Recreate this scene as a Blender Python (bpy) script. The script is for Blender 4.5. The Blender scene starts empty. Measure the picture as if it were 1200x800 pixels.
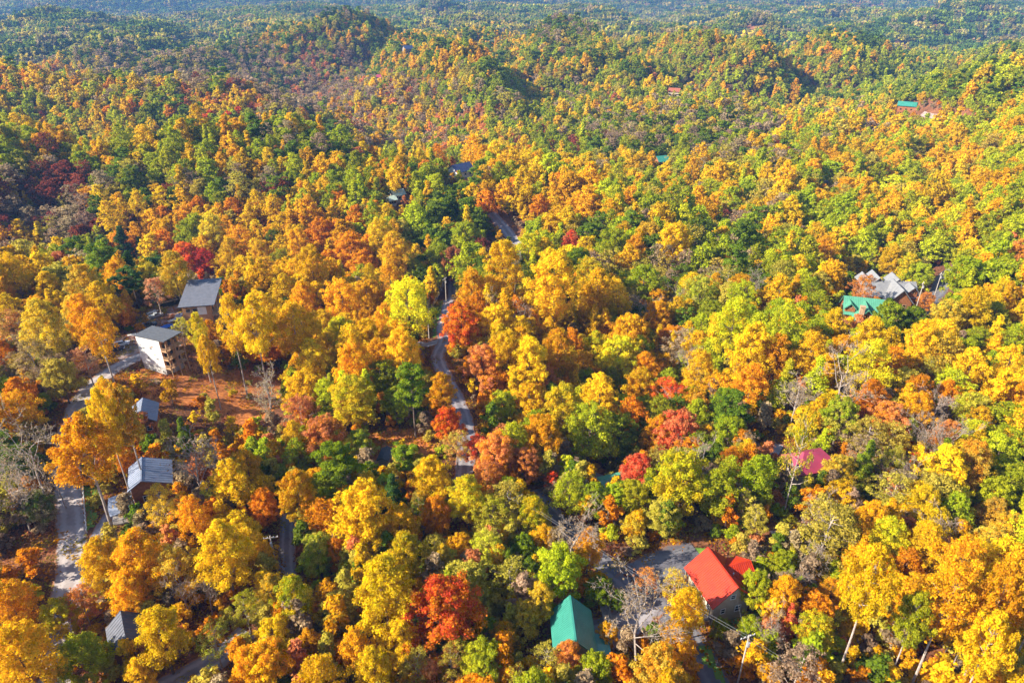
import bpy, math, random
import numpy as np
from mathutils import Vector, Matrix

random.seed(7); RNG = np.random.default_rng(11)
R = math.radians
S = bpy.context.scene
COL = S.collection

# ------------------------------------------------------------------ camera, sky, sun, exposure
ZC = 115.0
PITCH = R(28.0); CP, SP = math.cos(PITCH), math.sin(PITCH)
cam_d = bpy.data.cameras.new('camera'); cam = bpy.data.objects.new('camera', cam_d); COL.objects.link(cam)
cam.location = (0, 0, ZC); cam.rotation_euler = (R(90) - PITCH, 0, 0)
cam_d.sensor_width = 36; cam_d.lens = 24; cam_d.clip_start = 1; cam_d.clip_end = 30000
S.camera = cam
SUN_EL, SUN_ROT = R(32), R(254)
W = bpy.data.worlds.new('World'); S.world = W; W.use_nodes = True
wn = W.node_tree.nodes; wl = W.node_tree.links; wn.clear()
sky = wn.new('ShaderNodeTexSky'); sky.sky_type = 'NISHITA'; sky.sun_disc = False
sky.sun_elevation = SUN_EL; sky.sun_rotation = SUN_ROT; sky.altitude = 400; sky.air_density = 1.0; sky.dust_density = 0.6
bg = wn.new('ShaderNodeBackground'); bg.inputs['Strength'].default_value = 0.095
wo = wn.new('ShaderNodeOutputWorld'); wl.new(sky.outputs[0], bg.inputs[0]); wl.new(bg.outputs[0], wo.inputs[0])
sun_d = bpy.data.lights.new('sun', 'SUN'); sun_d.energy = 5.0; sun_d.angle = R(0.5); sun_d.color = (1.0, 0.91, 0.76)
sun = bpy.data.objects.new('sun', sun_d); COL.objects.link(sun)
sdir = Vector((math.sin(SUN_ROT) * math.cos(SUN_EL), math.cos(SUN_ROT) * math.cos(SUN_EL), math.sin(SUN_EL)))
sun.rotation_euler = sdir.to_track_quat('Z', 'Y').to_euler(); sun.location = (0, 0, 300)
S.view_settings.view_transform = 'Standard'; S.view_settings.look = 'None'
S.view_settings.exposure = 1.62; S.view_settings.gamma = 1.0
S.cycles.use_denoising = True
S.cycles.max_bounces = 6; S.cycles.diffuse_bounces = 4; S.cycles.transmission_bounces = 4; S.cycles.volume_bounces = 0
S.cycles.use_adaptive_sampling = True; S.cycles.adaptive_threshold = 0.02

# ------------------------------------------------------------------ terrain
K = 1.4375
def gp(px, D):                      # survey point: column px of the photograph at ground distance D (80 m units)
    y = D * K; return ((px - 600) / 800 * (y * CP + ZC * SP), y)
def pl(*pts): return [gp(*p) for p in pts]
VALLEYS = [  # polyline, depth, sigma
    (pl((-250, 440), (0, 450), (200, 455), (330, 450)), 70, 52),
    (pl((462, 262), (428, 330), (396, 420), (380, 520), (350, 640), (300, 760), (230, 800)), 120, 58),
    (pl((-250, 690), (100, 700), (250, 690), (340, 640)), 60, 75),
    (pl((-200, 950), (100, 1000), (300, 1080), (420, 1180), (640, 1130), (900, 1000), (1250, 980)), 60, 85),
    (pl((1250, 1250), (1120, 1180), (980, 1110), (880, 1110)), 40, 80),
    (pl((-200, 1550), (200, 1600), (420, 1500), (700, 1560), (900, 1560)), 80, 120),
    (pl((-200, 2200), (400, 2250), (800, 2150), (1300, 2250)), 90, 180),
    (pl((440, 400), (560, 425), (650, 395), (740, 345), (820, 295), (890, 245)), 68, 40),
    (pl((720, 560), (800, 470), (850, 400), (900, 340)), 58, 42), (pl((900, 560), (1000, 620), (1120, 600), (1250, 640)), 58, 50),
    (pl((-250, 258), (50, 260), (200, 268), (330, 278), (420, 300)), 22, 27),
    (pl((820, 240), (900, 330), (950, 380)), 13, 26),
    (pl((730, 120), (770, 170), (745, 215)), 11, 15), (pl((380, 165), (500, 195), (480, 225)), 9, 16), (pl((300, 122), (330, 140)), 5, 12),
]
CREST = [  # ridge lines as surveyed: column and row of the crest in the photograph, ground distance; slope of the flanks
    ([(-250, 170, 330), (0, 165, 332), (100, 158, 335), (200, 143, 340), (310, 139, 345), (352, 150, 338), (378, 170, 325)], .55, 22),
    ([(462, 184, 308), (490, 176, 316), (540, 171, 320), (600, 181, 310), (660, 201, 290), (740, 236, 255), (800, 262, 225)], .34, 26),
    ([(740, 95, 600), (800, 120, 480), (900, 150, 400), (980, 190, 320)], .16, 35), ([(1250, 85, 640), (1100, 112, 540), (1040, 140, 460), (1010, 200, 320)], .15, 40),
    ([(-250, 64, 560), (0, 67, 560), (80, 74, 550), (165, 86, 530), (225, 86, 540), (285, 93, 525), (318, 108, 505)], .45, 26),
    ([(-100, 70, 1000), (40, 45, 1000), (85, 34, 1010), (125, 33, 1010), (170, 45, 1000), (210, 62, 980)], .42, 30),
    ([(-150, 50, 1350), (0, 38, 1350), (50, 18, 1380), (110, 16, 1400), (150, 20, 1400), (200, 35, 1380), (245, 54, 1330)], .42, 45),
    ([(100, 78, 760), (190, 66, 800), (225, 58, 830), (255, 52, 860), (300, 37, 920), (340, 27, 960), (395, 22, 1000), (430, 30, 980), (480, 33, 960), (560, 33, 960), (600, 40, 930), (720, 42, 900), (850, 41, 900),
      (900, 52, 870), (1010, 60, 840), (1140, 62, 830), (1250, 75, 760)], .34, 40),
    ([(640, 41, 920), (560, 75, 700)], .2, 40),
    ([(190, 25, 1700), (230, 18, 1700), (300, 6, 1750), (345, 3, 1800), (400, 6, 1750), (412, 18, 1700)], .30, 60),
    ([(300, 6, 1750), (330, 22, 1400), (350, 32, 1200)], .3, 60),
    ([(430, 8, 2000), (500, 5, 1900), (600, 3, 1800), (690, 6, 1700), (740, 22, 1600)], .30, 70),
    ([(430, 21, 1450), (560, 17, 1420), (680, 24, 1350), (760, 31, 1300), (830, 29, 1300), (920, 33, 1300)], .28, 60),
    ([(760, 22, 1900), (860, 3, 1950), (960, 9, 1900)], .30, 80), ([(880, 24, 1700), (1000, 21, 1650), (1080, 14, 1700), (1250, 14, 1700)], .28, 80),
    ([(915, 47, 1200), (960, 30, 1250), (1005, 25, 1280), (1060, 30, 1260), (1100, 42, 1220), (1140, 58, 1150)], .45, 40),
    ([(1130, 66, 950), (1200, 48, 980), (1300, 40, 1000)], .3, 50), ([(1090, 34, 1420), (1180, 24, 1450), (1300, 22, 1450)], .3, 60),
    ([(-250, 16, 2300), (0, 18, 2300), (60, 8, 2400), (120, 5, 2500), (190, 4, 2600), (260, 6, 2600), (330, 10, 2500)], .3, 120),
    ([(-300, -6, 3100), (100, -4, 3200), (300, -1, 3000), (520, -2, 2800), (760, 0, 2600), (950, -3, 2700), (1300, -4, 2900)], .26, 150),
]
def crest_points(pts):
    out = []
    for px, py, D in pts:
        x, y = gp(px, D); u, v = (px - 600) / 800, (400 - py) / 800; t = y / (CP + v * SP); out.append((u * t, y, ZC + (-SP + v * CP) * t - 20))
    return out
CREST = [(crest_points(p), sl, w) for p, sl, w in CREST]
def tent(x, y, pts, slope, w):
    best = np.full(x.shape, -1e9)
    for (ax, ay, az), (bx, by, bz) in zip(pts[:-1], pts[1:]):
        dx, dy = bx - ax, by - ay; t = np.clip(((x - ax) * dx + (y - ay) * dy) / (dx * dx + dy * dy + 1e-9), 0, 1)
        d = np.hypot(x - ax - t * dx, y - ay - t * dy)
        best = np.maximum(best, az + (bz - az) * t - slope * (np.sqrt(d * d + w * w) - w))
    return best
def seg_dist(x, y, poly):
    best = np.full(x.shape, 1e18)
    for (ax, ay), (bx, by) in zip(poly[:-1], poly[1:]):
        dx, dy = bx - ax, by - ay
        t = np.clip(((x - ax) * dx + (y - ay) * dy) / (dx * dx + dy * dy + 1e-9), 0, 1)
        best = np.minimum(best, (x - ax - t * dx) ** 2 + (y - ay - t * dy) ** 2)
    return best
def zt(x, y):
    x = np.asarray(x, float); y = np.asarray(y, float)
    d = np.hypot(x, y)
    far = np.clip((d - 300) / 500, 0, 1); vfar = np.clip((d - 2000) / 2500, 0, 1)
    z = 1.1 * np.sin(x / 31 + 1.3) * np.sin(y / 37) + 0.8 * np.sin((x + y) / 23 + .4)
    z = z + far * (19 * np.sin(x / 85 + 2) * np.sin(y / 110 + x / 300) + 13 * np.sin((x * .8 - y * .6) / 58 + .6) + 8 * np.sin((x + .4 * y) / 41))
    z = z + vfar * (80 * np.sin(x / 330 + y / 900) * np.sin(y / 420 + .6) + 70 * (np.abs(np.sin((x + .4 * y) / 190)) - .6))
    wq = x / 78 + .9 * np.sin(y / 150 + .5) + .5 * np.sin((x + y) / 210)          # spurs and hollows running down the hillsides
    z = z + far ** .7 * np.clip(1.8 - d / 1400, .5, 1) * (58 * (np.abs(np.sin(wq)) - .5) + 17 * (np.abs(np.sin(x / 36 - y / 75 + 1.1 * np.sin(y / 60))) - .6))
    fade = np.clip((d - 270) / 150, 0, 1); fade = fade * fade * (3 - 2 * fade)
    for poly, dep, sig in VALLEYS: z = z - (fade if dep > 12 else 1) * dep * K * np.exp(-seg_dist(x, y, poly) / (2 * (sig * K) ** 2))
    rough = far * 6 * np.sin(x / 47 + y / 90) + far * 2.5 * np.sin(x / 27 - y / 39 + 1)
    for pts, sl, w in CREST:
        q = tent(x, y, pts, sl, w) + rough * .8; h = np.clip(.5 + .5 * (z - q) / 9, 0, 1); z = q + (z - q) * h + 9 * h * (1 - h)
    r = np.clip((d - 3300) / 3200, 0, 1)
    return z + 330 * r * r * (3 - 2 * r)
def zg(x, y): return float(zt(np.array([x]), np.array([y]))[0])
def ray(px, py):
    u, v = (px - 600) / 800, (400 - py) / 800
    return np.array([u, CP + v * SP, -SP + v * CP])
GX, GY, GS = np.arange(-700, 701, 4.0), np.arange(0, 1101, 4.0), 4.0
GZ = zt(*np.meshgrid(GX, GY))
def zn(x, y):                       # terrain read from a fine table (exact beyond it)
    if np.max(np.abs(x)) > 690 or np.max(y) > 1090 or np.min(y) < 0: return zt(x, y)
    i = (y - GY[0]) / GS; j = (x - GX[0]) / GS; i0 = i.astype(int); j0 = j.astype(int); fi, fj = i - i0, j - j0
    return GZ[i0, j0] * (1 - fi) * (1 - fj) + GZ[i0 + 1, j0] * fi * (1 - fj) + GZ[i0, j0 + 1] * (1 - fi) * fj + GZ[i0 + 1, j0 + 1] * fi * fj
def at(px, py, h=0.0):              # the point h metres above the terrain that is seen at (px, py) of the photograph
    d = ray(px, py); o = np.array([0, 0, ZC]); hi = 7000.0
    hi = min(hi, 900.0) if py > 150 else hi
    ts = np.geomspace(40, hi, 240)
    for _ in range(3):
        P = o + ts[:, None] * d; g = P[:, 2] - zn(P[:, 0], P[:, 1]) - h
        i = max(int(np.argmax(g < 0)), 1); a, b = ts[i - 1], ts[i]; ts = np.linspace(a, b, 12)
    t = a + (b - a) * g[i - 1] / max(g[i - 1] - g[i], 1e-9)
    return o + t * d
def project(x, y, z):
    z = z - ZC; dep = y * CP - z * SP; dep = np.maximum(dep, 1)
    return 600 + 800 * x / dep, 400 - 800 * (y * SP + z * CP) / dep, dep

# ------------------------------------------------------------------ materials
def mat(name, rgb, rough=.7, spec=.3, metal=0.0, noise=None, scale=6.0, amount=.25, bump=0.0, bscale=40, emit=None):
    m = bpy.data.materials.new(name); m.use_nodes = True
    n, l = m.node_tree.nodes, m.node_tree.links
    b = n['Principled BSDF']; b.inputs['Roughness'].default_value = rough; b.inputs['Metallic'].default_value = metal
    b.inputs['Specular IOR Level'].default_value = spec
    tc = n.new('ShaderNodeTexCoord')
    tx = n.new('ShaderNodeTexNoise'); tx.inputs['Scale'].default_value = scale; tx.inputs['Detail'].default_value = 6
    l.new(tc.outputs['Object'], tx.inputs['Vector'])
    rp = n.new('ShaderNodeValToRGB'); l.new(tx.outputs['Fac'], rp.inputs[0])
    second = noise or tuple(c * (1 - amount) for c in rgb)
    rp.color_ramp.elements[0].position = .32; rp.color_ramp.elements[1].position = .68
    rp.color_ramp.elements[0].color = (*second, 1); rp.color_ramp.elements[1].color = (*rgb, 1)
    l.new(rp.outputs[0], b.inputs['Base Color'])
    if bump:
        t2 = n.new('ShaderNodeTexNoise'); t2.inputs['Scale'].default_value = bscale; t2.inputs['Detail'].default_value = 4
        l.new(tc.outputs['Object'], t2.inputs['Vector'])
        bp = n.new('ShaderNodeBump'); bp.inputs['Strength'].default_value = bump; bp.inputs['Distance'].default_value = .05
        l.new(t2.outputs['Fac'], bp.inputs['Height']); l.new(bp.outputs[0], b.inputs['Normal'])
    return m

def leaf_material():
    m = bpy.data.materials.new('leaves'); m.use_nodes = True
    n, l = m.node_tree.nodes, m.node_tree.links; n.clear()
    def attr(name, typ):
        a = n.new('ShaderNodeAttribute'); a.attribute_type = typ; a.attribute_name = name; return a
    ta, tb = attr('tint_a', 'INSTANCER'), attr('tint_b', 'INSTANCER')
    mv, lu = attr('mixv', 'GEOMETRY'), attr('lum', 'GEOMETRY')
    mx = n.new('ShaderNodeMix'); mx.data_type = 'RGBA'
    l.new(mv.outputs['Fac'], mx.inputs[0]); l.new(ta.outputs['Color'], mx.inputs[6]); l.new(tb.outputs['Color'], mx.inputs[7])
    ml = n.new('ShaderNodeMix'); ml.data_type = 'RGBA'; ml.blend_type = 'MULTIPLY'; ml.inputs[0].default_value = 1
    l.new(mx.outputs[2], ml.inputs[6]); l.new(lu.outputs['Fac'], ml.inputs[7])
    df = n.new('ShaderNodeBsdfDiffuse'); tr = n.new('ShaderNodeBsdfTranslucent')
    l.new(ml.outputs[2], df.inputs[0]); l.new(ml.outputs[2], tr.inputs[0])
    ms = n.new('ShaderNodeMixShader'); ms.inputs[0].default_value = .48
    l.new(df.outputs[0], ms.inputs[1]); l.new(tr.outputs[0], ms.inputs[2])
    o = n.new('ShaderNodeOutputMaterial'); l.new(ms.outputs[0], o.inputs[0])
    return m
M_LEAF = leaf_material()
M_BARK = mat('bark', (.17, .125, .095), .9, .1, noise=(.085, .06, .045), scale=2.0, bump=.5, bscale=9)
M_PALEBARK = mat('pale_bark', (.40, .34, .29), .9, .1, noise=(.24, .19, .16), scale=2.0, bump=.4, bscale=9)

def ground_material():
    m = bpy.data.materials.new('leaf_litter'); m.use_nodes = True
    n, l = m.node_tree.nodes, m.node_tree.links
    b = n['Principled BSDF']; b.inputs['Roughness'].default_value = .95; b.inputs['Specular IOR Level'].default_value = .1
    g = n.new('ShaderNodeNewGeometry')
    def nz(s, d=8):
        t = n.new('ShaderNodeTexNoise'); t.inputs['Scale'].default_value = s; t.inputs['Detail'].default_value = d
        t.inputs['Roughness'].default_value = .65
        l.new(g.outputs['Position'], t.inputs['Vector']); return t
    a, c2 = nz(.06), nz(1.3)
    rp = n.new('ShaderNodeValToRGB'); l.new(c2.outputs['Fac'], rp.inputs[0])
    e = rp.color_ramp.elements
    e[0].position = .25; e[0].color = (.05, .03, .02, 1); e[1].position = .75; e[1].color = (.33, .185, .085, 1)
    x = e.new(.42); x.color = (.125, .065, .034, 1); x = e.new(.57); x.color = (.225, .10, .042, 1)
    rp2 = n.new('ShaderNodeValToRGB'); l.new(a.outputs['Fac'], rp2.inputs[0])
    rp2.color_ramp.elements[0].position = .35; rp2.color_ramp.elements[0].color = (.5, .45, .5, 1)
    rp2.color_ramp.elements[1].position = .62; rp2.color_ramp.elements[1].color = (1.1, .95, .9, 1)
    mm = n.new('ShaderNodeMix'); mm.data_type = 'RGBA'; mm.blend_type = 'MULTIPLY'; mm.inputs[0].default_value = 1
    l.new(rp.outputs[0], mm.inputs[6]); l.new(rp2.outputs[0], mm.inputs[7]); l.new(mm.outputs[2], b.inputs['Base Color'])
    bp = n.new('ShaderNodeBump'); bp.inputs['Strength'].default_value = .8; bp.inputs['Distance'].default_value = .3
    l.new(nz(2.5).outputs['Fac'], bp.inputs['Height']); l.new(bp.outputs[0], b.inputs['Normal'])
    return m
M_GROUND = ground_material()
M_DIRT = mat('orange_dirt', (.60, .21, .052), .95, .1, noise=(.25, .085, .028), scale=.9, bump=1, bscale=1.5)
M_PLOT = mat('plot_gravel', (.33, .25, .22), .95, .1, noise=(.20, .13, .11), scale=.35, bump=.5, bscale=6)
M_GRAVEL = mat('gravel', (.31, .27, .255), .95, .1, noise=(.235, .195, .185), scale=.5, bump=.5, bscale=6)
M_ASPHALT = mat('asphalt', (.115, .11, .125), .85, .3, noise=(.075, .07, .08), scale=.3, bump=.3, bscale=12)
M_PAVED = mat('worn_asphalt', (.22, .20, .215), .85, .3, noise=(.14, .125, .135), scale=.35, bump=.3, bscale=12)
def wheel_tracks(m, worn, edge):
    """two worn wheel tracks and leaf-strewn edges along a lane"""
    n, l = m.node_tree.nodes, m.node_tree.links; b = n['Principled BSDF']; src = b.inputs['Base Color'].links[0].from_socket
    a = n.new('ShaderNodeAttribute'); a.attribute_name = 'across'; g = n.new('ShaderNodeNewGeometry')
    t = n.new('ShaderNodeTexNoise'); t.inputs['Scale'].default_value = .9; t.inputs['Detail'].default_value = 6; l.new(g.outputs['Position'], t.inputs['Vector'])
    ad = n.new('ShaderNodeMath'); ad.operation = 'MULTIPLY_ADD'; ad.inputs[1].default_value = .5; l.new(t.outputs['Fac'], ad.inputs[0]); l.new(a.outputs['Fac'], ad.inputs[2])
    for stops, col in (((.45, .62, .78, .95), worn), ((1.08, 1.22, 9, 9), edge)):
        r = n.new('ShaderNodeMapRange'); r.inputs[1].default_value, r.inputs[2].default_value = stops[0], stops[1]; l.new(ad.outputs[0], r.inputs[0])
        f = r.outputs[0]
        if stops[2] < 5:
            r2 = n.new('ShaderNodeMapRange'); r2.inputs[1].default_value, r2.inputs[2].default_value = stops[3], stops[2]; l.new(ad.outputs[0], r2.inputs[0])
            mu = n.new('ShaderNodeMath'); mu.operation = 'MULTIPLY'; l.new(f, mu.inputs[0]); l.new(r2.outputs[0], mu.inputs[1]); f = mu.outputs[0]
        x = n.new('ShaderNodeMix'); x.data_type = 'RGBA'; l.new(f, x.inputs[0]); l.new(src, x.inputs[6]); x.inputs[7].default_value = (*col, 1); src = x.outputs[2]
    l.new(src, b.inputs['Base Color'])
wheel_tracks(M_GRAVEL, (.35, .31, .295), (.26, .12, .055)); wheel_tracks(M_PAVED, (.27, .25, .26), (.25, .10, .045)); wheel_tracks(M_ASPHALT, (.14, .135, .145), (.17, .09, .055))
M_GRASS = mat('grass', (.16, .27, .035), .9, .1, noise=(.09, .16, .025), scale=.6, bump=1, bscale=6)
M_REDROOF = mat('red_metal_roof', (.43, .034, .008), .45, .25, noise=(.34, .025, .008), scale=.6)
M_TEAL = mat('teal_metal_roof', (.04, .215, .165), .33, .6, noise=(.03, .175, .135), scale=.5)
M_GREENROOF = mat('green_metal_roof', (.085, .27, .175), .33, .5, noise=(.065, .22, .14), scale=.5)
M_MAROON = mat('maroon_roof', (.30, .035, .075), .45, .4, noise=(.22, .03, .06), scale=.5)
M_GREYROOF = mat('grey_shingle', (.115, .12, .145), .8, .2, noise=(.085, .09, .11), scale=.9, bump=.3, bscale=14)
M_DKROOF = mat('dark_grey_shingle', (.095, .10, .11), .85, .2, noise=(.065, .07, .08), scale=1.2, bump=.4, bscale=10)
M_BLUEROOF = mat('blue_grey_roof', (.19, .215, .28), .5, .4, noise=(.14, .165, .22), scale=.7)
M_NAVY = mat('navy_roof', (.03, .045, .12), .5, .4)
M_WHITE = mat('white_wrap', (.74, .72, .69), .75, .3, noise=(.62, .60, .58), scale=.8)
M_BEIGE = mat('beige_siding', (.42, .35, .26), .8, .2, noise=(.36, .29, .21), scale=1)
M_TAN = mat('tan_osb', (.42, .23, .11), .85, .2, noise=(.33, .17, .08), scale=1.5)
M_LOG = mat('log_wall', (.30, .12, .045), .8, .2, noise=(.20, .075, .03), scale=2)
M_CONC = mat('concrete', (.40, .385, .37), .9, .2, noise=(.30, .29, .28), scale=1.2)
M_LUMBER = mat('lumber', (.50, .31, .16), .85, .2, noise=(.36, .21, .11), scale=2)
M_DECK = mat('weathered_deck', (.26, .235, .215), .9, .2, noise=(.18, .16, .15), scale=2)
M_GLASS = mat('window_glass', (.03, .035, .045), .08, .8)
M_TRIM = mat('white_trim', (.72, .70, .67), .6, .3)
M_STONE = mat('chimney_stone', (.45, .30, .18), .9, .2, noise=(.25, .16, .10), scale=1.6, bump=.8, bscale=5)
M_POLE = mat('pole_wood', (.42, .37, .32), .9, .1, noise=(.30, .26, .22), scale=2)
M_METAL = mat('galvanised', (.55, .56, .58), .4, .5, metal=.6)
M_WIRE = mat('wire', (.26, .25, .25), .5, .4, metal=.3)
M_TYRE = mat('tyre', (.02, .02, .02), .9, .2)
M_CARW = mat('white_paint', (.78, .78, .78), .25, .6)
M_CARD = mat('dark_paint', (.05, .055, .065), .25, .6)
M_CARS = mat('silver_paint', (.45, .47, .48), .28, .6, metal=.4)
M_BLACK = mat('black_steel', (.03, .035, .03), .6, .4)
M_TARP = mat('blue_tarp', (.02, .13, .55), .6, .4)
M_ORANGE = mat('orange_plastic', (.75, .11, .01), .5, .4)
M_REDDOOR = mat('red_brown_door', (.20, .045, .03), .6, .3)

# ------------------------------------------------------------------ mesh helpers
class MB:
    def __init__(s): s.v = []; s.f = []; s.mi = []; s.cur = 0
    def add(s, vs, fs):
        o = len(s.v); s.v += [tuple(p) for p in vs]
        for f in fs: s.f.append([i + o for i in f]); s.mi.append(s.cur)
        return s
    def box(s, x0, x1, y0, y1, z0, z1):
        return s.add([(x0, y0, z0), (x1, y0, z0), (x1, y1, z0), (x0, y1, z0), (x0, y0, z1), (x1, y0, z1), (x1, y1, z1), (x0, y1, z1)],
                     [(3, 2, 1, 0), (4, 5, 6, 7), (0, 1, 5, 4), (1, 2, 6, 5), (2, 3, 7, 6), (3, 0, 4, 7)])
    def slab(s, quad, t):               # quad given counter-clockwise from above, thickness downward
        q = [Vector(p) for p in quad]; n = (q[1] - q[0]).cross(q[2] - q[0]).normalized() * t
        k = len(q); vs = q + [p - n for p in q]
        return s.add(vs, [tuple(range(k)), tuple(range(2 * k - 1, k - 1, -1))] + [(i, i + k, (i + 1) % k + k, (i + 1) % k) for i in range(k)])
    def bar(s, a, b, w, h=None):
        a, b = Vector(a), Vector(b); h = h or w; d = (b - a).normalized()
        u = d.cross(Vector((0, 0, 1))); u = Vector((1, 0, 0)) if u.length < 1e-3 else u.normalized()
        v = u.cross(d)
        vs = [p + u * i * w / 2 + v * j * h / 2 for p in (a, b) for i, j in ((-1, -1), (1, -1), (1, 1), (-1, 1))]
        return s.add(vs, [(3, 2, 1, 0), (4, 5, 6, 7)] + [(i, (i + 1) % 4, (i + 1) % 4 + 4, i + 4) for i in range(4)])
    def tube(s, pts, rad, n=6, caps=True):
        o = len(s.v); pts = [Vector(p) for p in pts]
        if not hasattr(rad, '__len__'): rad = [rad] * len(pts)
        for i, p in enumerate(pts):
            d = (pts[min(i + 1, len(pts) - 1)] - pts[max(i - 1, 0)]).normalized()
            u = d.cross(Vector((.31, .17, .93)) if abs(d.z) < .9 else Vector((1, 0, 0))).normalized(); v = d.cross(u)
            for k in range(n):
                a = 2 * math.pi * k / n; s.v.append(tuple(p + (u * math.cos(a) + v * math.sin(a)) * rad[i]))
        for i in range(len(pts) - 1):
            for k in range(n):
                s.f.append([o + i * n + k, o + i * n + (k + 1) % n, o + (i + 1) * n + (k + 1) % n, o + (i + 1) * n + k]); s.mi.append(s.cur)
        if caps:
            s.f.append([o + k for k in range(n)][::-1]); s.mi.append(s.cur)
            s.f.append([o + (len(pts) - 1) * n + k for k in range(n)]); s.mi.append(s.cur)
        return s
    def mesh(s, name, *mats):
        me = bpy.data.meshes.new(name); me.from_pydata(s.v, [], s.f)
        for m in mats: me.materials.append(m)
        if len(mats) > 1: me.polygons.foreach_set('material_index', s.mi)
        me.update(); return me
    def obj(s, name, m, parent=None, label=None):
        o = bpy.data.objects.new(name, s.mesh(name, m)); COL.objects.link(o)
        if parent: o.parent = parent
        if label: o['label'] = label
        return o
def tag(o, label, cat, group=None, kind=None):
    o['label'] = label; o['category'] = cat
    if group: o['group'] = group
    if kind: o['kind'] = kind
    return o
def thing(name, label, cat, loc=(0, 0, 0), rz=0, group=None):
    o = bpy.data.objects.new(name, None); COL.objects.link(o); o.location = loc; o.rotation_euler = (0, 0, rz)
    o.empty_display_size = 1; return tag(o, label, cat, group)
def struct(o): o['kind'] = 'structure'; return o

# ------------------------------------------------------------------ ground sheet (polar grid, finer near the camera)
def build_ground():
    az = np.concatenate([np.linspace(-50, 50, 300), np.linspace(50, 310, 66)[1:-1]]) * math.pi / 180
    rr = np.concatenate([[3, 12, 24, 36], np.geomspace(46, 7000, 330)])
    A, Q = np.meshgrid(az, rr); x, y = Q * np.sin(A), Q * np.cos(A); z = zt(x, y)
    v = np.stack([x, y, z], -1).reshape(-1, 3); n = len(az); m = len(rr)
    i, j = np.meshgrid(np.arange(m - 1), np.arange(n), indexing='ij'); j2 = (j + 1) % n
    f = np.stack([i * n + j, i * n + j2, (i + 1) * n + j2, (i + 1) * n + j], -1).reshape(-1, 4)[:, ::-1]
    v = np.vstack([v, [[0, 0, zg(0, 0)]]]); c = len(v) - 1
    me = bpy.data.meshes.new('ground')
    me.from_pydata(v.tolist(), [], f.tolist() + [[c, (k + 1) % n, k] for k in range(n)])
    me.materials.append(M_GROUND); me.polygons.foreach_set('use_smooth', [True] * len(me.polygons)); me.update()
    o = bpy.data.objects.new('ground', me); COL.objects.link(o); return struct(o)
build_ground()

def spline(pts, step=1.2):
    P = [Vector((p[0], p[1], 0)) for p in pts]; P = [2 * P[0] - P[1]] + P + [2 * P[-1] - P[-2]]; out = []
    for i in range(1, len(P) - 2):
        n = max(2, int((P[i + 1] - P[i]).length / step))
        for k in range(n):
            t = k / n; a, b, c, d = P[i - 1:i + 3]
            out.append(.5 * ((2 * b) + (c - a) * t + (2 * a - 5 * b + 4 * c - d) * t * t + (3 * b - a - 3 * c + d) * t ** 3))
    return out + [P[-2]]
ROADS = []
def ribbon(name, pix, w, m, eps, line=None):
    pts = [at(*p)[:2] for p in pix]; c = spline(pts); n = 9; vs = []; ROADS.append((c, w))
    for i, p in enumerate(c):
        d = (c[min(i + 1, len(c) - 1)] - c[max(i - 1, 0)]).normalized(); s = Vector((-d.y, d.x, 0))
        wob = 1 + .06 * math.sin(i * .7) + .04 * math.sin(i * 1.9 + 1)
        for k in range(n):
            q = p + s * w * (wob if k in (0, 8) else 1) * (k / (n - 1) - .5); vs.append([q.x, q.y, 0])
    a = np.array(vs); a[:, 2] = zt(a[:, 0], a[:, 1]) + eps
    M_ = m; fs = [(i * n + k, i * n + k + 1, (i + 1) * n + k + 1, (i + 1) * n + k) for i in range(len(c) - 1) for k in range(n - 1)]
    me = bpy.data.meshes.new(name); me.from_pydata(a.tolist(), [], [f[::-1] for f in fs]); me.materials.append(m); me.update()
    q = me.attributes.new('across', 'FLOAT', 'POINT'); q.data.foreach_set('value', [abs(2 * k / (n - 1) - 1) for _ in c for k in range(n)])
    o = bpy.data.objects.new(name, me); COL.objects.link(o); struct(o)
    return c
def patch(name, pix, m, eps, cell=.8, rag=1.2):
    poly = np.array([at(*p)[:2] for p in pix]); lo, hi = poly.min(0) - 2, poly.max(0) + 2
    xs, ys = np.arange(lo[0], hi[0], cell), np.arange(lo[1], hi[1], cell); X, Y = np.meshgrid(xs, ys)
    cx = X + cell / 2 + rag * np.sin(Y * .9) + rag * .7 * np.sin(Y * 2.3 + X); cy = Y + cell / 2 + rag * np.sin(X * .8 + 1) + rag * .6 * np.sin(X * 2.1)
    ins = np.zeros(X.shape, bool); j = len(poly) - 1
    for i in range(len(poly)):
        c = (poly[i, 1] > cy) != (poly[j, 1] > cy)
        ins ^= c & (cx < (poly[j, 0] - poly[i, 0]) * (cy - poly[i, 1]) / (poly[j, 1] - poly[i, 1] + 1e-12) + poly[i, 0]); j = i
    idx = np.argwhere(ins); n = len(xs)
    Z = zt(X, Y) + eps; v = np.stack([X, Y, Z], -1).reshape(-1, 3)
    f = [[i * n + j, i * n + j + 1, (i + 1) * n + j + 1, (i + 1) * n + j] for i, j in idx if i + 1 < len(ys) and j + 1 < n]
    used = sorted({k for q in f for k in q}); mp = {k: i for i, k in enumerate(used)}
    me = bpy.data.meshes.new(name); me.from_pydata(v[used].tolist(), [], [[mp[k] for k in q] for q in f]); me.materials.append(m); me.update()
    o = bpy.data.objects.new(name, me); COL.objects.link(o); return struct(o)

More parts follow.
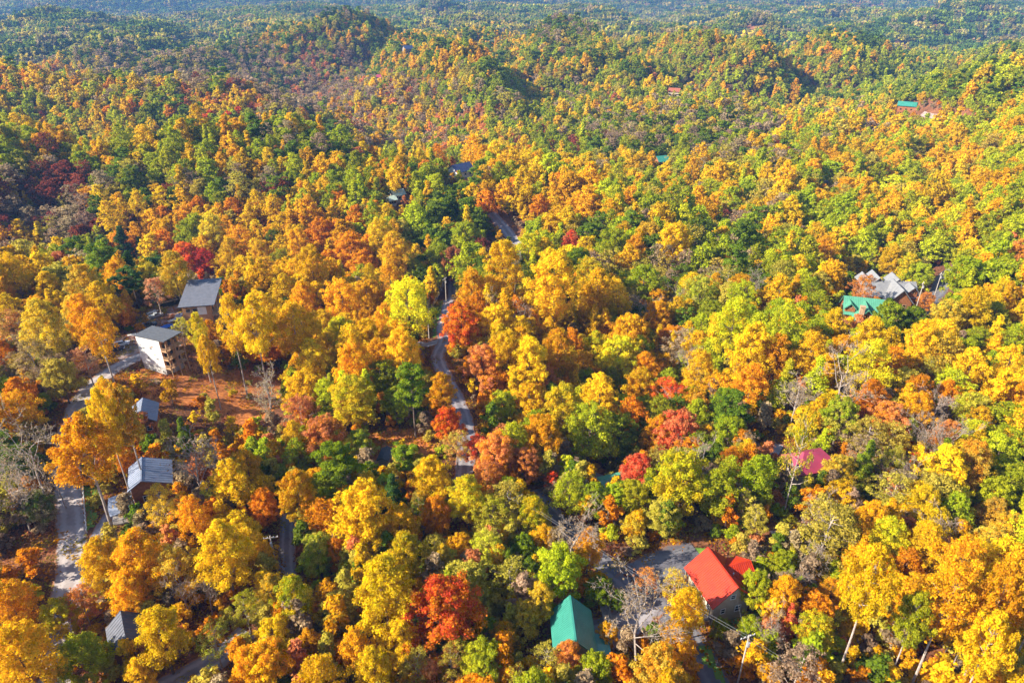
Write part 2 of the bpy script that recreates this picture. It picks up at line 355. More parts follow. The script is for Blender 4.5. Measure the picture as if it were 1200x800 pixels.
# roads, drives and clearings
ribbon('gravel_road', [(207, 402), (180, 412), (150, 424), (120, 442), (98, 465), (84, 495), (79, 530), (80, 570), (84, 620), (84, 660), (78, 700), (66, 760), (62, 830)], 6.4, M_GRAVEL, .12)
ribbon('paved_road', [(530, 330), (524, 360), (519, 385), (521, 400), (513, 418), (521, 440), (534, 465), (545, 495), (546, 530), (541, 575)], 5.2, M_PAVED, .12)
ribbon('driveway', [(521, 398), (500, 404), (488, 402)], 4.2, M_PAVED, .10)
ribbon('driveway', [(338, 600), (336, 640), (338, 675), (350, 705)], 3.8, M_PAVED, .12)
ribbon('driveway', [(150, 585), (128, 610), (116, 635), (112, 660)], 5.0, M_PAVED, .12)
ribbon('driveway', [(170, 820), (215, 794), (262, 766), (290, 740)], 5.5, M_PAVED, .12)
ribbon('asphalt_road', [(622, 575), (660, 615), (706, 660), (752, 696), (795, 730), (820, 765), (838, 800), (850, 830)], 5.6, M_ASPHALT, .12)
ribbon('asphalt_road', [(742, 690), (765, 668), (795, 657), (820, 650)], 9.5, M_ASPHALT, .16)
ribbon('driveway', [(760, 705), (725, 735), (700, 745)], 8, M_PAVED, .14)
ribbon('asphalt_road', [(1060, 382), (1085, 356), (1105, 330), (1122, 312), (1150, 300)], 9, M_ASPHALT, .15)
ribbon('driveway', [(575, 250), (590, 266), (602, 282), (612, 300)], 7, M_PAVED, .15)
ribbon('driveway', [(672, 558), (690, 558), (705, 556)], 6, M_PAVED, .12)
ribbon('dirt_track', [(1080, 134), (1105, 138), (1135, 143)], 4, M_PLOT, .5)
ribbon('driveway', [(905, 628), (930, 628), (950, 632)], 4, M_PAVED, .12)
ribbon('driveway', [(880, 528), (900, 526), (915, 528)], 6, M_PAVED, .12)
patch('dirt_clearing', [(140, 452), (170, 428), (195, 440), (222, 425), (232, 395), (255, 385), (300, 420), (335, 440), (322, 482), (290, 500), (258, 490), (225, 476), (190, 476), (160, 468)], M_DIRT, .06)
patch('building_plot', [(140, 425), (128, 408), (165, 372), (195, 352), (228, 358), (222, 385), (205, 395), (170, 415)], M_PLOT, .05)
patch('leaf_clearing', [(395, 520), (440, 505), (505, 498), (520, 530), (450, 560), (425, 545)], M_DIRT, .05)
patch('leaf_clearing', [(640, 545), (700, 540), (712, 552), (670, 560)], M_DIRT, .05)
patch('grass_patch', [(505, 352), (530, 350), (524, 375), (521, 392), (508, 395)], M_GRASS, .07, rag=.5)
patch('grass_patch', [(815, 755), (830, 758), (852, 800), (846, 808)], M_GRASS, .18, rag=.3)
patch('grass_patch', [(815, 640), (835, 645), (828, 655), (808, 655)], M_GRASS, .08, rag=.3)
patch('grass_patch', [(100, 560), (118, 575), (108, 620), (98, 625)], M_GRASS, .05, rag=.4)
patch('grass_patch', [(845, 722), (885, 712), (885, 735), (860, 742)], M_GRASS, .08, rag=.3)

# ------------------------------------------------------------------ foliage meshes
def unit(a): return a / (np.linalg.norm(a, axis=1, keepdims=True) + 1e-9)
def envelope(shape, t):
    if shape == 'oval': return np.sin(math.pi * np.clip(.12 + .83 * t ** .85, 0, 1)) ** .75
    if shape == 'dome': return np.clip(1 - ((t - .33) / .72) ** 2, 0, 1) ** .5
    if shape == 'cone': return np.clip(1.02 - t, 0, 1) ** .8 * np.clip(t * 8 + .3, 0, 1)
    if shape == 'pine': return np.clip(1 - ((t - .5) / .62) ** 2, 0, 1) ** .5
    return np.ones_like(t)
def leaves(rng, shape, base, H, rad, nclump, crad, nleaf, size, flat=1.15, fill=.55):
    """leaf-spray quads of one crown: clumps inside the envelope, sprays over each clump"""
    t = rng.random(nclump) ** .8; t[:3] = [.97, .9, .93]
    ang = np.arange(nclump) * 2.399 + rng.random(nclump) * .6
    rf = envelope(shape, t) * rad * (.25 + .75 * rng.random(nclump) ** fill) * (.72 + .5 * rng.random(nclump)) * (1 + .14 * np.sin(ang * 3 + t * 7 + rng.random() * 6))
    rf = np.maximum(rf - crad * .45, 0)
    z0, z1 = base * H + crad * .6, H - crad * .8
    C = np.stack([np.cos(ang) * rf, np.sin(ang) * rf, z0 + (z1 - z0) * t], 1)
    C += rng.normal(0, .25, C.shape)
    cr = crad * (.65 + .7 * rng.random(nclump)) * (1.1 - .35 * t)
    wgt = cr ** 2 / (cr ** 2).sum(); ci = rng.choice(nclump, nleaf, p=wgt)
    d = rng.normal(0, 1, (nleaf, 3)); d[:, 2] = np.where(rng.random(nleaf) < .78, np.abs(d[:, 2]), d[:, 2]); d = unit(d)
    rr = cr[ci] * rng.random(nleaf) ** .3 * np.where(rng.random(nleaf) < .09, 1 + .7 * rng.random(nleaf), 1)
    p = C[ci] + d * rr[:, None] * np.array([1, 1, flat])
    nrm = unit(d * .9 + rng.normal(0, .55, (nleaf, 3)) + np.array([0, 0, .3]))
    a = unit(np.cross(nrm, rng.normal(0, 1, (nleaf, 3)))); b = np.cross(nrm, a)
    s = size * (.6 + .8 * rng.random(nleaf))[:, None]
    bend = nrm * s * .18
    V = np.stack([p + a * s * .62, p + b * s * .42 - bend, p - a * s * .62, p - b * s * .42 - bend], 1).reshape(-1, 3)
    cm = rng.random(nclump); mix = np.clip(.5 + (cm[ci] - .5) * .9 + rng.normal(0, .22, nleaf) - .35 * (t[ci] - .55), 0, 1)
    lum = np.clip(1 + (rng.random(nclump)[ci] - .5) * .22 + rng.normal(0, .2, nleaf), .4, 1.6)
    return V, mix, lum, C
def trunk_mb(rng, H, top, C, r0, nl, sides=6, lean=.02):
    mb = MB(); lx, ly = rng.normal(0, lean, 2) * H; zs = np.linspace(-.6, top, 6)
    ax = [Vector((lx * (z / H) ** 2 + .1 * math.sin(z), ly * (z / H) ** 2 + .1 * math.cos(z * .8), z)) for z in zs]
    mb.tube(ax, [r0 * (1.25 if i == 0 else 1 - .75 * i / 5) for i in range(6)], sides)
    order = rng.permutation(len(C))[:nl]
    for k in order:
        c = Vector(C[k]); z = max(top * .3, min(c.z - .25 * math.hypot(c.x, c.y) - 1, top * .95)); f = z / H
        a = Vector((lx * f * f, ly * f * f, z)); m = (a + c) / 2 + Vector((0, 0, -.06 * (c - a).length))
        r = r0 * .38 * (1 - .5 * z / H); mb.tube([a, m, c], [r, r * .6, r * .2], 4, False)
    return mb
def crown_mesh(name, V, mix, lum, mats, trunk=None):
    n = len(V) // 4; me = bpy.data.meshes.new(name)
    tv = np.array(trunk.v) if trunk else np.zeros((0, 3)); tf = trunk.f if trunk else []
    nv = len(V) + len(tv); lens = [len(f) for f in tf]
    me.vertices.add(nv); me.vertices.foreach_set('co', np.vstack([V, tv]).astype(np.float32).ravel())
    loops = np.concatenate([np.arange(4 * n), np.array([i + 4 * n for f in tf for i in f], int)]).astype(np.int32)
    me.loops.add(len(loops)); me.loops.foreach_set('vertex_index', loops)
    L = np.concatenate([np.full(n, 4), np.array(lens, int)]).astype(np.int32); st = np.concatenate([[0], np.cumsum(L)[:-1]]).astype(np.int32)
    me.polygons.add(len(L)); me.polygons.foreach_set('loop_start', st)
    for m in mats: me.materials.append(m)
    if tf: me.polygons.foreach_set('material_index', np.concatenate([np.zeros(n), np.ones(len(tf))]).astype(np.int32))
    for nm, a in (('mixv', mix), ('lum', lum)):
        at_ = me.attributes.new(nm, 'FLOAT', 'FACE'); at_.data.foreach_set('value', np.concatenate([a, np.ones(len(tf))]).astype(np.float32))
    me.update(calc_edges=True); return me
# shape: base, canonical height, radius, clumps, clump radius, flatness, fill
SH = dict(oval=(.27, 23, 6.0, 200, 1.0, 1.25, .42), dome=(.26, 17, 6.0, 185, 1.0, 1.0, .40), tall=(.5, 28, 6.0, 150, 1.0, 1.2, .42),
          cone=(.16, 20, 4.6, 120, .9, .95, .45), pine=(.42, 20, 5.0, 52, 1.2, .6, .6), thin=(.32, 19, 6.0, 110, .95, 1.0, .5))
TREES = {}          # (shape, lod) -> list of (trunk mesh, crown mesh) or joined mesh
def env_name(s): return {'tall': 'oval', 'thin': 'dome'}.get(s, s)
TREES = {}          # (shape, lod) -> list of (trunk mesh, crown mesh) or joined mesh
def make_shape(shape, lod, seed):
    rng = np.random.default_rng(seed); base, H, rad, nc, cr, flat, fill = SH[shape]
    nleaf, size = {'solo': (19000, .31), 0: (9000, .42), 1: (3800, .66), 2: (950, 1.3)}[lod]
    if seed % 10 == 3: nleaf = int(nleaf * .55)          # a crown that has begun to thin out
    if shape == 'thin': nleaf = int(nleaf * .38); size *= .85
    if shape == 'pine': nleaf = int(nleaf * .75)
    if lod in (1, 2): nc = int(nc * (.65 if lod == 1 else .3)); cr *= 1.18 if lod == 1 else 1.5
    V, mix, lum, C = leaves(rng, env_name(shape), base, H, rad, nc, cr, nleaf, size, flat, fill)
    return V, mix, lum, C, H, rng
for shape in SH:
    for v in range(4):
        V, mix, lum, C, H, rng = make_shape(shape, 'solo', 100 * list(SH).index(shape) + v)
        tb = trunk_mb(rng, H, H * .86, C, .30 if shape != 'tall' else .36, 34)
        pale = shape in ('tall', 'thin')
        TREES.setdefault((shape, 'solo'), []).append((tb.mesh(shape + '_trunk', M_PALEBARK if pale else M_BARK), crown_mesh(shape + '_crown', V, mix, lum, [M_LEAF])))
        V, mix, lum, C, H, rng = make_shape(shape, 0, 50 + 100 * list(SH).index(shape) + v)
        tb = trunk_mb(rng, H, H * .86, C, .30, 22, 5)
        TREES.setdefault((shape, 0), []).append(crown_mesh(shape + '_tree', V, mix, lum, [M_LEAF, M_PALEBARK if pale else M_BARK], tb))
        for lod in (1, 2):
            V, mix, lum, C, H, rng = make_shape(shape, lod, 1000 * lod + 100 * list(SH).index(shape) + v)
            tb = trunk_mb(rng, H, H * .8, C, .32, 8 if lod == 1 else 0, 5 if lod == 1 else 3)
            TREES.setdefault((shape, lod), []).append(crown_mesh(shape + '_tree', V, mix, lum, [M_LEAF, M_BARK], tb))
def bare_mb(rng, H=20, rad=4.5, depth=5):
    """leafless tree: trunk builder and twig builder"""
    tr, tw = MB(), MB()
    def grow(p, d, L, r, lev):
        q = p + d * L * .5 + Vector(rng.normal(0, .05 * L, 3)); e = p + d * L + Vector(rng.normal(0, .07 * L, 3))
        (tr if lev < 2 else tw).tube([p, q, e], [r, r * .8, r * .45], 5 if lev < 2 else 3, False)
        if lev >= depth: return
        for k in range(3 if lev else 9):
            f = .3 + .7 * (k + rng.random()) / 3 if lev else .3 + .7 * (k + rng.random()) / 9
            b = p + (q - p) * f * 2 if f < .5 else q + (e - q) * (f * 2 - 1)
            nd = (d * .8 + Vector(rng.normal(0, .55, 3)) + Vector((0, 0, .22))).normalized()
            grow(b, nd, L * (.58 if lev else .36) * (.7 + .5 * rng.random()), max(r * (.5 if lev else .36), .022), lev + 1)
    grow(Vector((0, 0, -.5)), Vector((rng.normal(0, .04), rng.normal(0, .04), 1)).normalized(), H * .78, .20, 0)
    return tr, tw
BARE = []
for v in range(4):
    rng = np.random.default_rng(500 + v); tr, tw = bare_mb(rng)
    ends = np.array(tw.v); k = rng.choice(len(ends), 700); p = ends[k] + rng.normal(0, .25, (700, 3))
    nr = unit(rng.normal(0, 1, (700, 3))); a = unit(np.cross(nr, rng.normal(0, 1, (700, 3)))); b = np.cross(nr, a); s = .17 * (.6 + .8 * rng.random((700, 1)))
    V = np.stack([p + a * s, p + b * s * .7, p - a * s, p - b * s * .7], 1).reshape(-1, 3)
    mix, lum = rng.random(700), .8 + .4 * rng.random(700)
    tw.cur = 1; tw.mi = [1] * len(tw.f)
    allb = MB(); allb.add(tr.v, tr.f); allb.add(tw.v, tw.f)
    BARE.append((tr.mesh('bare_trunk', M_PALEBARK), crown_mesh('bare_crown', V, mix, lum, [M_LEAF, M_PALEBARK], tw)))
    TREES.setdefault(('bare', 0), []).append(crown_mesh('bare_tree', V, mix, lum, [M_LEAF, M_PALEBARK], allb))
SH['bare'] = (.3, 20, 4.5, 0, 0, 0, 0)
for lod in (1, 2): TREES[('bare', lod)] = TREES[('thin', lod)]
SH['shrub'] = (0, 3.2, 2.2, 0, 0, 0, 0)
for v in range(3):
    rng = np.random.default_rng(800 + v)
    V, mix, lum, C = leaves(rng, 'dome', 0, 3.2, 2.2, 16, .8, 900, .42, .9)
    TREES.setdefault(('shrub', 0), []).append(crown_mesh('shrub', V, mix, lum, [M_LEAF]))
SH['sapling'] = (.2, 9, 2.2, 0, 0, 0, 0)
for v in range(3):
    rng = np.random.default_rng(830 + v)
    V, mix, lum, C = leaves(rng, 'oval', .15, 9, 2.2, 22, .85, 1300, .42, 1.1, .6)
    TREES.setdefault(('sapling', 0), []).append(crown_mesh('sapling', V, mix, lum, [M_LEAF, M_BARK], trunk_mb(rng, 9, 8, C, .1, 8, 4)))

TINT = {  # autumn pigments: two tones per kind of tree
    'Y': ((.75, .52, .012), (.65, .41, .010)), 'G': ((.73, .43, .010), (.63, .32, .008)), 'O': ((.70, .30, .010), (.60, .205, .008)),
    'R': ((.66, .075, .025), (.60, .15, .018)), 'P': ((.64, .25, .09), (.54, .19, .05)), 'M': ((.28, .06, .035), (.24, .09, .035)),
    'L': ((.50, .49, .016), (.38, .41, .013)), 'V': ((.30, .36, .014), (.38, .37, .014)), 'D': ((.115, .175, .014), (.18, .235, .016)),
    'E': ((.07, .135, .03), (.10, .17, .03)), 'T': ((.48, .38, .05), (.40, .33, .04)), 'N': ((.38, .27, .155), (.30, .205, .115))}
WORD = dict(Y='bright yellow', G='golden yellow', O='orange', R='red', P='salmon pink', M='dark maroon', L='yellow green', V='green', D='dark green', E='blue green', T='tan brown', N='bare')
def tint(code, rng):
    a, b = np.array(TINT[code[0]][0]), np.array(TINT[code[0]][1])
    if len(code) > 1: b = np.array(TINT[code[1].upper()][0])
    j = 1 + rng.normal(0, .10); h = rng.normal(0, .07)
    f = np.array([1 + h * .3, 1 + h, 1]) * j
    return np.clip(a * f, .005, .85), np.clip(b * f, .005, .85)

# ------------------------------------------------------------------ the trees one can pick out: photo column, row, crown width, kind (/shape)
SOLO = '''
15,710,52,Go 25,770,78,Gy 68,722,45,Ly 97,768,58,Vl 95,705,42,Op/thin 120,657,52,Gy 163,655,62,Og 150,695,46,Go 205,665,55,Tg/thin 187,742,62,Yg 163,790,34,Y
262,648,66,Yg 250,748,48,Tv/thin 287,712,42,Lt/thin 292,782,46,Og 215,695,30,N 240,690,28,N 310,650,32,G 318,692,38,Gt 372,645,42,Tv 395,647,30,O 410,668,30,V/dome
402,622,40,Y 432,628,40,Gy 476,648,46,Yl 450,692,78,Yg/oval 345,700,48,Vy/oval 320,745,46,Y 312,778,60,Oy 362,752,30,G/oval 393,712,42,T/thin 380,790,46,Tl 400,766,28,O 418,752,28,D/dome
470,748,44,Y/oval 438,786,52,Yg 522,712,84,Ro/dome 517,655,32,Yt/oval 553,676,22,D/cone 572,642,46,Tl 596,660,26,D/cone 577,706,26,T 566,776,60,Vl/dome 590,742,32,Ot 592,786,32,O 488,780,44,T/thin 530,774,50,Tm/thin
615,642,36,Dv 637,630,32,G 655,668,62,Lv/dome 690,638,36,Og 702,690,34,Dv/dome 725,702,24,D/dome 634,702,36,Yt 616,722,42,Tg 755,715,78,N 758,678,32,Op/thin 790,682,34,Tg/thin 806,712,50,Gy 795,752,46,Go 712,742,28,Yo 698,786,46,Vl/dome 665,768,36,Op 640,770,42,T/thin
770,784,60,Ot 845,735,24,V/dome 886,690,46,Vl 880,738,36,Vl 917,660,34,V/dome 918,696,42,Og/oval 925,724,26,Rp/cone 955,738,46,Vy 975,692,36,Og 1008,680,56,Gy/tall@981:794 955,652,32,N 940,680,28,N 1050,722,46,Lv/tall@1038:806 1070,690,36,Y 1082,638,50,Yg
1040,632,52,Ly 1126,662,62,Og 1098,700,60,Go/tall@1066:806 1150,700,62,Go/tall@1120:812 1132,752,54,Gy/tall@1112:850 1085,725,40,G/tall@1104:806 1184,692,46,Go/tall@1176:796 1190,656,34,O 1160,638,42,To 902,786,26,G/dome 1184,768,40,Y/dome
20,480,46,Og 30,466,24,L/dome 50,470,20,V/dome 30,530,60,N 45,592,40,Dn/dome 10,565,50,N 62,556,34,N 105,527,74,Og/tall@137:632 128,473,46,Y 155,492,36,Y/tall@160:600 186,486,44,Ot/tall@176:585 143,532,30,O 190,590,48,Ty/thin 230,532,58,N 215,508,26,D/cone 270,568,56,Yg 226,607,46,Og 290,547,36,Og 276,622,52,Gy
315,468,42,N 355,458,52,Yg 414,466,62,Ly/oval@418:510 345,515,36,Y 380,512,52,Po 352,482,40,P/thin 420,520,36,Vt 396,540,50,Dv/pine 435,552,24,Vd/pine 463,470,36,V 484,452,42,Dv/pine@487:512 518,455,32,Og/oval 525,494,34,Ro 535,520,38,Tp/thin 348,578,50,Oy/oval 309,592,36,O 305,546,26,D/dome
474,536,34,Vd/pine 460,578,36,E/cone 505,560,48,Yg/oval 425,600,76,Yg/dome 380,588,36,V/dome 548,582,46,Ly 576,602,46,Lt 560,525,32,Rp 582,530,50,Op 596,572,30,V/dome 570,558,40,Po 510,602,36,O 590,475,36,L/dome 591,510,30,P/thin 490,590,30,T/thin
620,468,42,Yo 660,480,56,Ly 703,466,50,Yg 635,512,52,Og 690,502,62,Vl 725,508,52,Vd 615,542,40,Po 750,452,42,Yo 785,462,46,Ro/thin 817,478,30,Ot/oval 848,472,32,Vd/oval 855,506,42,V/dome 795,505,52,Pr 772,508,40,Og 875,532,28,Yg/oval 880,450,42,Og 748,552,42,Rp
800,562,72,Ly 668,572,46,Vl/dome 695,582,36,V/dome 720,582,36,Vl/dome 742,580,40,L 848,582,24,R/cone 862,574,26,O/cone 625,600,38,Yv 646,560,18,R/dome 605,582,26,V 778,602,42,T 835,536,36,D 745,612,30,Yt 886,606,32,T/thin
935,458,38,N 932,520,42,Yd/thin@918:604 985,487,46,Vt 1020,465,36,O 1040,490,42,Po 1017,503,28,Mr/dome 1053,506,28,Or 1076,480,36,Og 1095,482,36,N 1110,508,36,Po 1140,480,46,Tl 1185,470,42,Og 1015,542,34,Dv/cone 1046,542,42,Tv/thin 1102,540,36,Dv/cone 1140,542,46,Ot 1170,532,52,Lv 1188,562,42,V/dome
985,552,42,Tg 985,580,40,Yg 1080,592,46,Y 1120,587,42,Ly 1020,612,46,G 1060,607,40,Y 1165,602,40,Tg 1077,540,20,R/dome 1092,612,50,Y 958,602,40,N 1185,620,40,Gt
22,290,26,O 45,296,34,Vy 15,322,40,Gy 72,312,34,Pm 85,280,34,Ev/pine 115,287,40,Ev/pine 145,288,30,E/cone 150,303,30,E/cone 128,308,30,Og 170,312,36,Yt 200,302,40,Gt 218,302,36,Ro 240,306,30,Rm 270,297,30,Gy 57,337,32,Y 100,337,42,Gt 140,322,36,Og 90,362,36,Gt 98,372,40,Og 182,340,30,Pn/thin 50,382,52,Yt 122,388,44,Og/tall@140:468
100,422,40,Pn/thin 40,422,52,Tn/thin 70,440,42,T 15,382,42,Pt 222,277,36,V 250,272,36,Yt 282,282,36,Oy 212,383,24,Lt/thin 243,386,25,Yl/tall@247:448 255,414,26,Y/tall@259:480 287,376,36,Yg/tall@291:467
305,300,26,Yg 320,280,26,D/dome 330,306,28,Vl 350,287,32,G 365,312,36,Yg 375,270,32,O 410,292,42,Og 425,307,36,Og 445,276,36,Y 462,297,42,Gy 312,362,46,Gy/tall@318:478 345,382,56,Yg/tall 355,350,36,G 400,352,52,Go 430,347,42,G 458,332,36,Og 478,357,60,Yl/dome 452,377,36,Og 400,396,42,Ly 430,397,40,Yg 365,422,42,Y 415,427,46,Go 470,412,46,Gy
495,327,30,D 515,302,36,V 530,307,36,Pm 545,277,36,V 565,292,24,M 553,337,36,Yo 540,378,46,Or/dome 560,363,18,Y 580,378,46,Y/dome 590,312,46,Yg 565,422,40,Po 595,412,42,Yg
605,322,30,N 620,292,36,Ly 650,332,66,Yg/oval 673,284,30,Rp/dome 677,302,36,Dv 692,322,42,Yv 720,287,42,V 745,292,26,Og 760,277,36,Gt 790,282,42,Yg 755,332,42,V 790,321,18,V 843,319,20,O/dome 820,342,42,Tv 770,372,36,Go 720,347,42,Yg 737,392,52,Go 770,352,30,Og 793,350,20,N 697,407,32,Vy/oval
725,417,56,Ly 755,432,32,Og 620,422,46,Yg 655,412,46,Oy 640,442,36,Po 810,397,26,V 835,367,32,V 870,347,36,L 860,382,56,Ly 880,412,56,Yg 820,432,42,Gy
910,417,46,Og 920,387,46,Lv 950,412,42,Yg 960,332,30,T 978,377,30,Y 985,412,32,Og 1020,392,36,Yg 1042,372,38,Vd/dome 1070,376,36,Dv/dome 1050,402,26,D/dome 1080,402,42,Yg 1020,427,52,Ly 1060,427,36,Y 1100,412,50,Yt 1145,397,30,V/dome 1165,397,20,D/dome 1182,427,42,Gy 1140,362,42,Gy 1110,372,42,Tg
1130,322,42,V 1165,322,36,Vl 1170,287,36,V 1190,302,32,Op 1012,338,34,Op/thin 1045,302,26,Yg 1020,292,22,Mn 965,297,32,Og 940,302,32,Lt 1085,352,22,Po 1079,322,30,Vl/dome 1052,305,28,Ly 1064,312,24,Yv
'''
LAND = [(843, 680, 'red roofed house'), (675, 727, 'teal roofed house'), (185, 412, 'white unfinished house'), (235, 345, 'tan shed roofed house'), (160, 560, 'blue grey roofed cabin'),
        (140, 742, 'lower left grey roof'), (715, 562, 'long low green roof'), (950, 540, 'maroon roofed house'), (1015, 362, 'chimney house'), (1040, 335, 'grey gabled house'),
        (452, 536, 'small dark shed'), (530, 440, 'winding paved road'), (82, 620, 'gravel road'), (337, 655, 'short drive among orange trees'), (740, 670, 'asphalt road junction'), (865, 770, 'tall pale pole'),
        (517, 375, 'strip of green grass'), (200, 450, 'orange dirt clearing'), (522, 710, 'big red maple'), (755, 715, 'pale tree by the junction'), (1108, 325, 'far right road')]
solo_xy = []
entries = []
for tok in SOLO.split():
    a, b, w, code = tok.split(','); a, b, w = float(a), float(b), float(w)
    code, _, foot = code.partition('@'); code, _, shape = code.partition('/')
    if not shape:
        shape = {'N': 'bare', 'E': 'pine', 'D': 'dome', 'T': 'dome', 'V': 'dome', 'R': 'dome', 'P': 'dome', 'M': 'dome'}.get(code[0]) or ('oval' if random.random() < .6 else 'dome')
    if code[0] == 'N': shape = 'bare'
    entries.append([a, b, w, code, shape, foot])
ORD = ['nearest', 'second', 'third', 'fourth', 'fifth', 'sixth', 'seventh', 'eighth', 'ninth', 'tenth', 'eleventh', 'twelfth']
SHW = dict(oval='tall oval', dome='round', tall='high trunked', cone='narrow', pine='flat topped', thin='thin crowned', bare='bare twigged')
def label_entries():
    buckets = {}
    for e in entries:
        a, b = e[0], e[1]
        lm = min(LAND, key=lambda q: (q[0] - a) ** 2 + ((q[1] - b) * 1.25) ** 2 + (0 if abs(q[0] - a) + abs(q[1] - b) > 4 else 1e9))
        dx, dy = a - lm[0], b - lm[1]
        side = ('left of' if dx < 0 else 'right of') if abs(dx) > abs(dy) * 1.1 else ('beyond' if dy < 0 else 'in front of')
        buckets.setdefault((e[3][0], e[4], lm[2], side), []).append((math.hypot(dx, dy), e))
    for (c, sh, lm, side), L in buckets.items():
        L.sort(key=lambda q: q[0])
        for i, (_, e) in enumerate(L):
            base = f"{SHW[sh]} {WORD[c]} tree {side} the {lm}" if c != 'N' else f"bare grey brown tree {side} the {lm}"
            e.append(base if len(L) == 1 else base + f", {ORD[i]} such" if i else base + ', nearest such')
label_entries()
for a, b, w, code, shape, foot, label in entries:
    base, H0, rad = SH[shape][:3]; hc = 12.0; rng0 = random.Random(int(a * 77 + b)); kh = rng0.uniform(.9, 1.08)
    asp = H0 / (2 * rad)
    for _ in range(6):
        p = at(a, b, hc); dep = p[1] * CP - (p[2] - ZC) * SP; D = w * dep / 800
        H = D * asp * kh
        if shape == 'bare': H = min(H, 24)
        H = min(max(H, 4), 34); hc = H * (base + (1 - base) * .52)
    if foot:                            # the photograph shows where this trunk meets the ground
        p = at(*[float(q) for q in foot.split(':')]); hs = np.arange(4, 46, .25); g = zg(p[0], p[1])
        pr = [project(p[0], p[1], g + q)[1] for q in hs]; hc = hs[int(np.argmin(np.abs(np.array(pr) - b)))]
        dep = p[1] * CP - (g + hc - ZC) * SP; D = w * dep / 800; H = min(hc / (base + (1 - base) * .52), 40)
    x, y = p[0], p[1]; rng = np.random.default_rng(int(a * 1000 + b))
    kind = {'bare': 'bare_tree', 'pine': 'pine_tree', 'cone': 'conical_tree' if code[0] != 'E' else 'pine_tree'}.get(shape, 'broadleaf_tree')
    root = thing(kind, label, 'tree', (x, y, zg(x, y)), rng.random() * 6.28, {'bare_tree': 'leafless trees among the autumn wood', 'pine_tree': 'evergreen trees among the autumn wood'}.get(kind, 'broadleaf trees of the autumn wood'))
    sc = D / (2 * rad); k = rng.uniform(.9, 1.1); root.scale = (sc * k, sc / k, H / H0)
    tm, cm = (BARE[rng.integers(len(BARE))] if shape == 'bare' else TREES[(shape, 'solo')][rng.integers(4)])
    t = bpy.data.objects.new('trunk', tm); c = bpy.data.objects.new('crown', cm)
    for o in (t, c): COL.objects.link(o); o.parent = root
    ta, tb = tint(code, rng)
    c['tint_a'] = [float(q) for q in ta]; c['tint_b'] = [float(q) for q in tb]
    solo_xy.append((x, y, D / 2))
solo_xy = np.array(solo_xy)

# ------------------------------------------------------------------ houses
def facing(dx, dy): return math.atan2(dy, dx) - math.pi / 2     # turn local +Y towards (dx, dy)
def gable_slabs(mb, L, hw, ze, zr, cx=0, cy=0, axis='y', t=.2, hw2=None, ribs=0, ze2=None):
    """two roof slopes; ridge along axis through (cx, cy); hw / hw2 = half widths on the + and - side"""
    hw2 = hw2 or hw; ze2 = ze if ze2 is None else ze2
    def P(a, b, z): return (cx + b, cy + a, z) if axis == 'y' else (cx + a, cy - b, z)
    h = L / 2
    mb.slab([P(-h, 0, zr), P(-h, hw, ze), P(h, hw, ze), P(h, 0, zr)], t)
    mb.slab([P(h, 0, zr), P(h, -hw2, ze2), P(-h, -hw2, ze2), P(-h, 0, zr)], t)
    if ribs:
        n = int(L / ribs)
        for i in range(n + 1):
            a = -h + L * i / n
            mb.bar(Vector(P(a, .05, zr + .02)), Vector(P(a, hw, ze + .02)), .07, .07); mb.bar(Vector(P(a, -.05, zr + .02)), Vector(P(a, -hw2, ze2 + .02)), .07, .07)
def gable_walls(mb, L, hw, zb, ze, zr, cx=0, cy=0, axis='y', hw2=None, ze2=None):
    hw2 = hw2 or hw; ze2 = ze if ze2 is None else ze2; h = L / 2
    def P(a, b, z): return (cx + b, cy + a, z) if axis == 'y' else (cx + a, cy - b, z)
    vs = [P(s * h, b, z) for s in (-1, 1) for b, z in ((-hw2, zb), (hw, zb), (hw, ze), (0, zr), (-hw2, ze2))]
    mb.add(vs, [(0, 1, 2, 3, 4), (9, 8, 7, 6, 5), (1, 6, 7, 2), (2, 7, 8, 3), (3, 8, 9, 4), (4, 9, 5, 0), (0, 5, 6, 1)])
def window(parent, p, u, n, w, h, m=None, name='window', cross=True):
    """frame proud of the wall at p, pane a sub-part; u = sideways, n = outward"""
    p, u, n = Vector(p), Vector(u), Vector(n); z = Vector((0, 0, 1)); mb = MB(); q = p + n * .04; b = .13
    for s in (-1, 1):
        mb.bar(q + u * s * w / 2 - z * h / 2, q + u * s * w / 2 + z * h / 2, b, .1)
        mb.bar(q - u * (w / 2 + b / 2) + z * s * h / 2, q + u * (w / 2 + b / 2) + z * s * h / 2, b, .1)
    if cross: mb.bar(q - u * w / 2, q + u * w / 2, .06, .06)
    f = mb.obj(name, m or M_TRIM, parent); g = MB(); r = p + n * .02
    g.add([r - u * w / 2 - z * h / 2, r + u * w / 2 - z * h / 2, r + u * w / 2 + z * h / 2, r - u * w / 2 + z * h / 2], [(0, 1, 2, 3)])
    g.slab([r - u * w / 2 - z * h / 2, r + u * w / 2 - z * h / 2, r + u * w / 2 + z * h / 2, r - u * w / 2 + z * h / 2], .03).obj('pane', M_GLASS, f)
    return f
def door(parent, p, u, n, w, h, m):
    p, u, n = Vector(p), Vector(u), Vector(n); z = Vector((0, 0, 1)); q = p + n * .07
    d = MB().slab([q - u * w / 2, q + u * w / 2, q + u * w / 2 + z * h, q - u * w / 2 + z * h], .06).obj('door', m, parent)
    k = q + u * w * .36 + z * h * .46 + n * .03; MB().bar(k, k + n * .06, .07).obj('handle', M_METAL, d); return d
